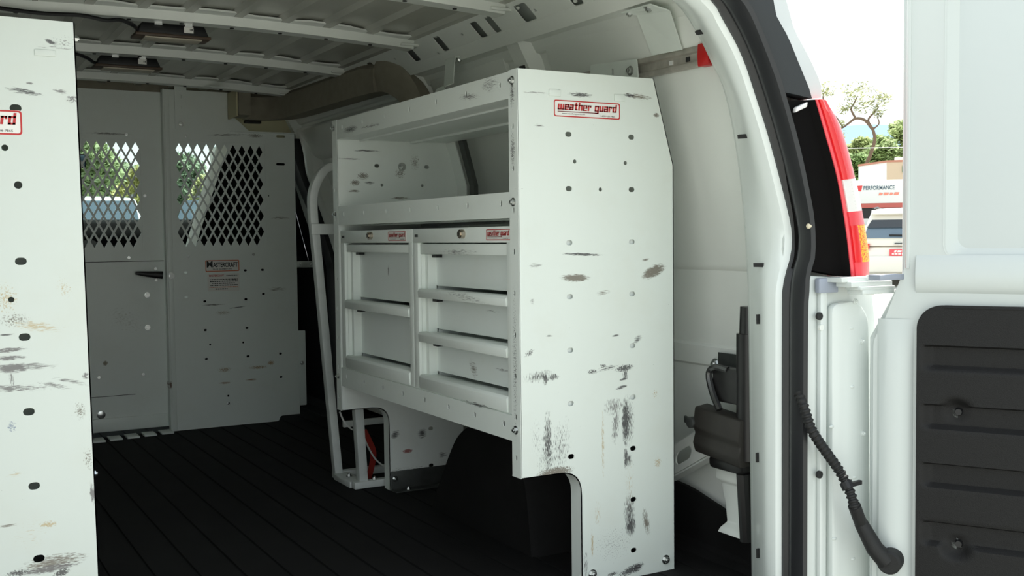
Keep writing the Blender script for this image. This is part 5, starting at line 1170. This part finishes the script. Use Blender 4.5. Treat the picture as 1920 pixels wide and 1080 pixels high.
# ---- hills
mb = MB(); HD = 3000; tops = [(1380, 236), (1480, 238), (1545, 240), (1580, 236), (1640, 233), (1700, 235), (1800, 228), (1950, 232), (2300, 236)]
rings = []
for px, py in tops:
    t_ = CAM+ray(px, py)*HD; b_ = CAM+ray(px, 470)*HD*.8; f_ = CAM+ray(px, 470)*HD*1.3
    rings.append([Vector((b_.x, b_.y, -40)), t_, Vector((f_.x, f_.y, -40))])
mb.loft(rings); props(mb.build('hills', mat('hazy_blue_hills', (.20, .30, .42), 1.)), 'hazy blue hills on the horizon', kind='structure')
# ---- trees
def foliage(mb, c, rad, n, leaf, squash=(1, 1, 1)):
    for _ in range(n):
        while True:
            q = Vector((random.uniform(-1, 1), random.uniform(-1, 1), random.uniform(-1, 1)))
            if .15 < q.length < 1: break
        q = q*(.6+.4*random.random()); p = Vector(c)+Vector((q.x*squash[0], q.y*squash[1], q.z*squash[2]))*rad
        a = Vector((random.gauss(0, 1), random.gauss(0, 1), random.gauss(0, 1))).normalized(); b = a.orthogonal().normalized(); L_ = leaf*random.uniform(.6, 1.3)
        mb.add([p-a*L_, p+b*L_*.45, p+a*L_, p-b*L_*.45], [(0, 1, 2, 3)])
def tree(base, clumps, label, col, leaf, trunk, name='broadleaf_tree', group=None, per=260):
    t = thing(name, base, label, 'tree', group)
    mb = MB()
    for path, r0, r1 in trunk: 
        P = bez(path, 5); mb.tube(P, [r0+(r1-r0)*i/(len(P)-1) for i in range(len(P))], 7)
    mb.build('trunk', mat('bark', (.16, .11, .075), .9), t, smooth=True)
    mb = MB()
    for c, r_ in clumps: foliage(mb, c, r_, per, leaf, (1, 1, .85))
    o = mb.build('foliage', mat('leaf_%d_%d_%d' % tuple(int(c*100) for c in col), col, .7, var=.5, vscale=.6), t)
    o['kind'] = 'stuff'; return t
T1 = 122.; U = lambda px, py, d=T1: CAM+ray(px, py)*d
# bare branching big tree
b0 = gp(1622, T1)
br = [([b0, U(1624, 318), U(1632, 290), U(1640, 262), U(1636, 240)], .26, .17), ([U(1636, 242), U(1622, 226), U(1605, 222), U(1590, 232), U(1578, 240), U(1560, 242)], .20, .07), ([U(1604, 222), U(1596, 205), U(1602, 192), U(1608, 180)], .14, .05), ([U(1636, 242), U(1628, 225), U(1640, 210), U(1648, 200)], .16, .05), ([U(1580, 238), U(1570, 222), U(1560, 210)], .1, .04), ([U(1636, 243), U(1648, 232), U(1645, 218)], .10, .05), ([U(1545, 190), U(1543, 182), U(1546, 172)], .1, .04)]
cl1 = [(U(1545, 165), .75*1.7), (U(1552, 172), .6), (U(1590, 165), .8), (U(1605, 178), .9), (U(1620, 165), .7), (U(1640, 175), .8), (U(1648, 190), .9), (U(1660, 182), .6), (U(1590, 195), .7), (U(1612, 202), .8), (U(1632, 198), .7), (U(1580, 205), .5), (U(1646, 212), .5), (U(1570, 236), .7), (U(1575, 250), .6)]
cl1 = [(c, min(r_, .95)*1.75) for c, r_ in cl1]
tree(b0, cl1, 'tall twisted tree with airy pale leaves standing over the green trees', (.50, .52, .26), .24, br, 'twisted_tree', per=70)
def bushy(px, dist, top, wid, col, label, group='green trees by the parking lot', n=7, leaf=.22, per=420, base_py=None):
    base = gp(px, dist); zt = (CAM+ray(px, top)*dist).z; h = zt-base.z; hw = wid*dist/F_PX/2; cls = []
    rt_ = Vector((_r.x, _r.y, 0)).normalized(); dp = Vector((_f.x, _f.y, 0)).normalized()
    for i in range(n):
        f_ = i/(n-1); z = base.z+h*(.22+.66*f_); rr = hw*(.75-.35*f_)
        cls.append((base+rt_*random.uniform(-.55, .55)*hw*(1.1-.6*f_)+dp*random.uniform(-.4, .4)*hw+Vector((0, 0, z-base.z)), rr))
    cls.append((base+Vector((0, 0, h*.9)), hw*.35))
    tree(base, cls, label, col, leaf, [([base, base+Vector((.05, 0, h*.4)), base+Vector((0, 0, h*.85))], .16, .04)], 'green_tree', group, per)
bushy(1592, 142, 296, 100, (.26, .40, .12), 'dark green bushy tree beside the trailer roof', n=12, leaf=.36, per=900)
bushy(1650, 160, 262, 100, (.38, .50, .18), 'round green tree behind the store roof', n=12, leaf=.36, per=900)
bushy(1612, 176, 262, 90, (.46, .54, .20), 'lighter green tree below the twisted branches', n=12, leaf=.34, per=700)
bushy(1696, 190, 232, 100, (.42, .52, .18), 'tall green tree beyond the store front', n=12, leaf=.36, per=900)
bushy(172, 34, 262, 170, (.36, .46, .22), 'leafy tree behind the white car seen through the door leaf mesh', n=14, leaf=.13, per=520)
bushy(262, 29, 318, 120, (.50, .50, .18), 'yellow green shrub tree seen through the door leaf mesh', n=12, leaf=.12, per=420)
bushy(350, 40, 290, 120, (.28, .38, .24), 'dark green tree seen through the fixed panel mesh', n=13, leaf=.15, per=520)
bushy(408, 33, 318, 130, (.46, .48, .22), 'pale green tree seen through the fixed panel mesh beside the seat', n=12, leaf=.13, per=420)
bushy(110, 46, 250, 150, (.38, .48, .24), 'tall leafy tree half hidden by the mirror', n=13, leaf=.15, per=420)
bushy(235, 52, 322, 190, (.33, .42, .24), 'broad hazy tree farther off behind the yellow green shrub', n=12, leaf=.18, per=420)
# ---- power line with its poles (the poles stand outside the picture)
a, b = U(1400, 279, 70.), U(1760, 275, 70.)
pw = thing('power_line', a.lerp(b, .5), 'thin pale power line crossing in front of the green trees', 'cable')
mb = MB(); mb.tube([a, a.lerp(b, .5)-Vector((0, 0, .05)), b], .03, 5); mb.build('cable', mat('pale_cable', (.5, .5, .48), .6), pw)
for p in (a, b):
    mb = MB(); mb.tube([(p.x, p.y, gz(p.x, p.y)-.3), (p.x, p.y, p.z+.4)], [.16, .11], 8); mb.build('pole', mat('pole_wood', (.2, .15, .1), .9), pw)
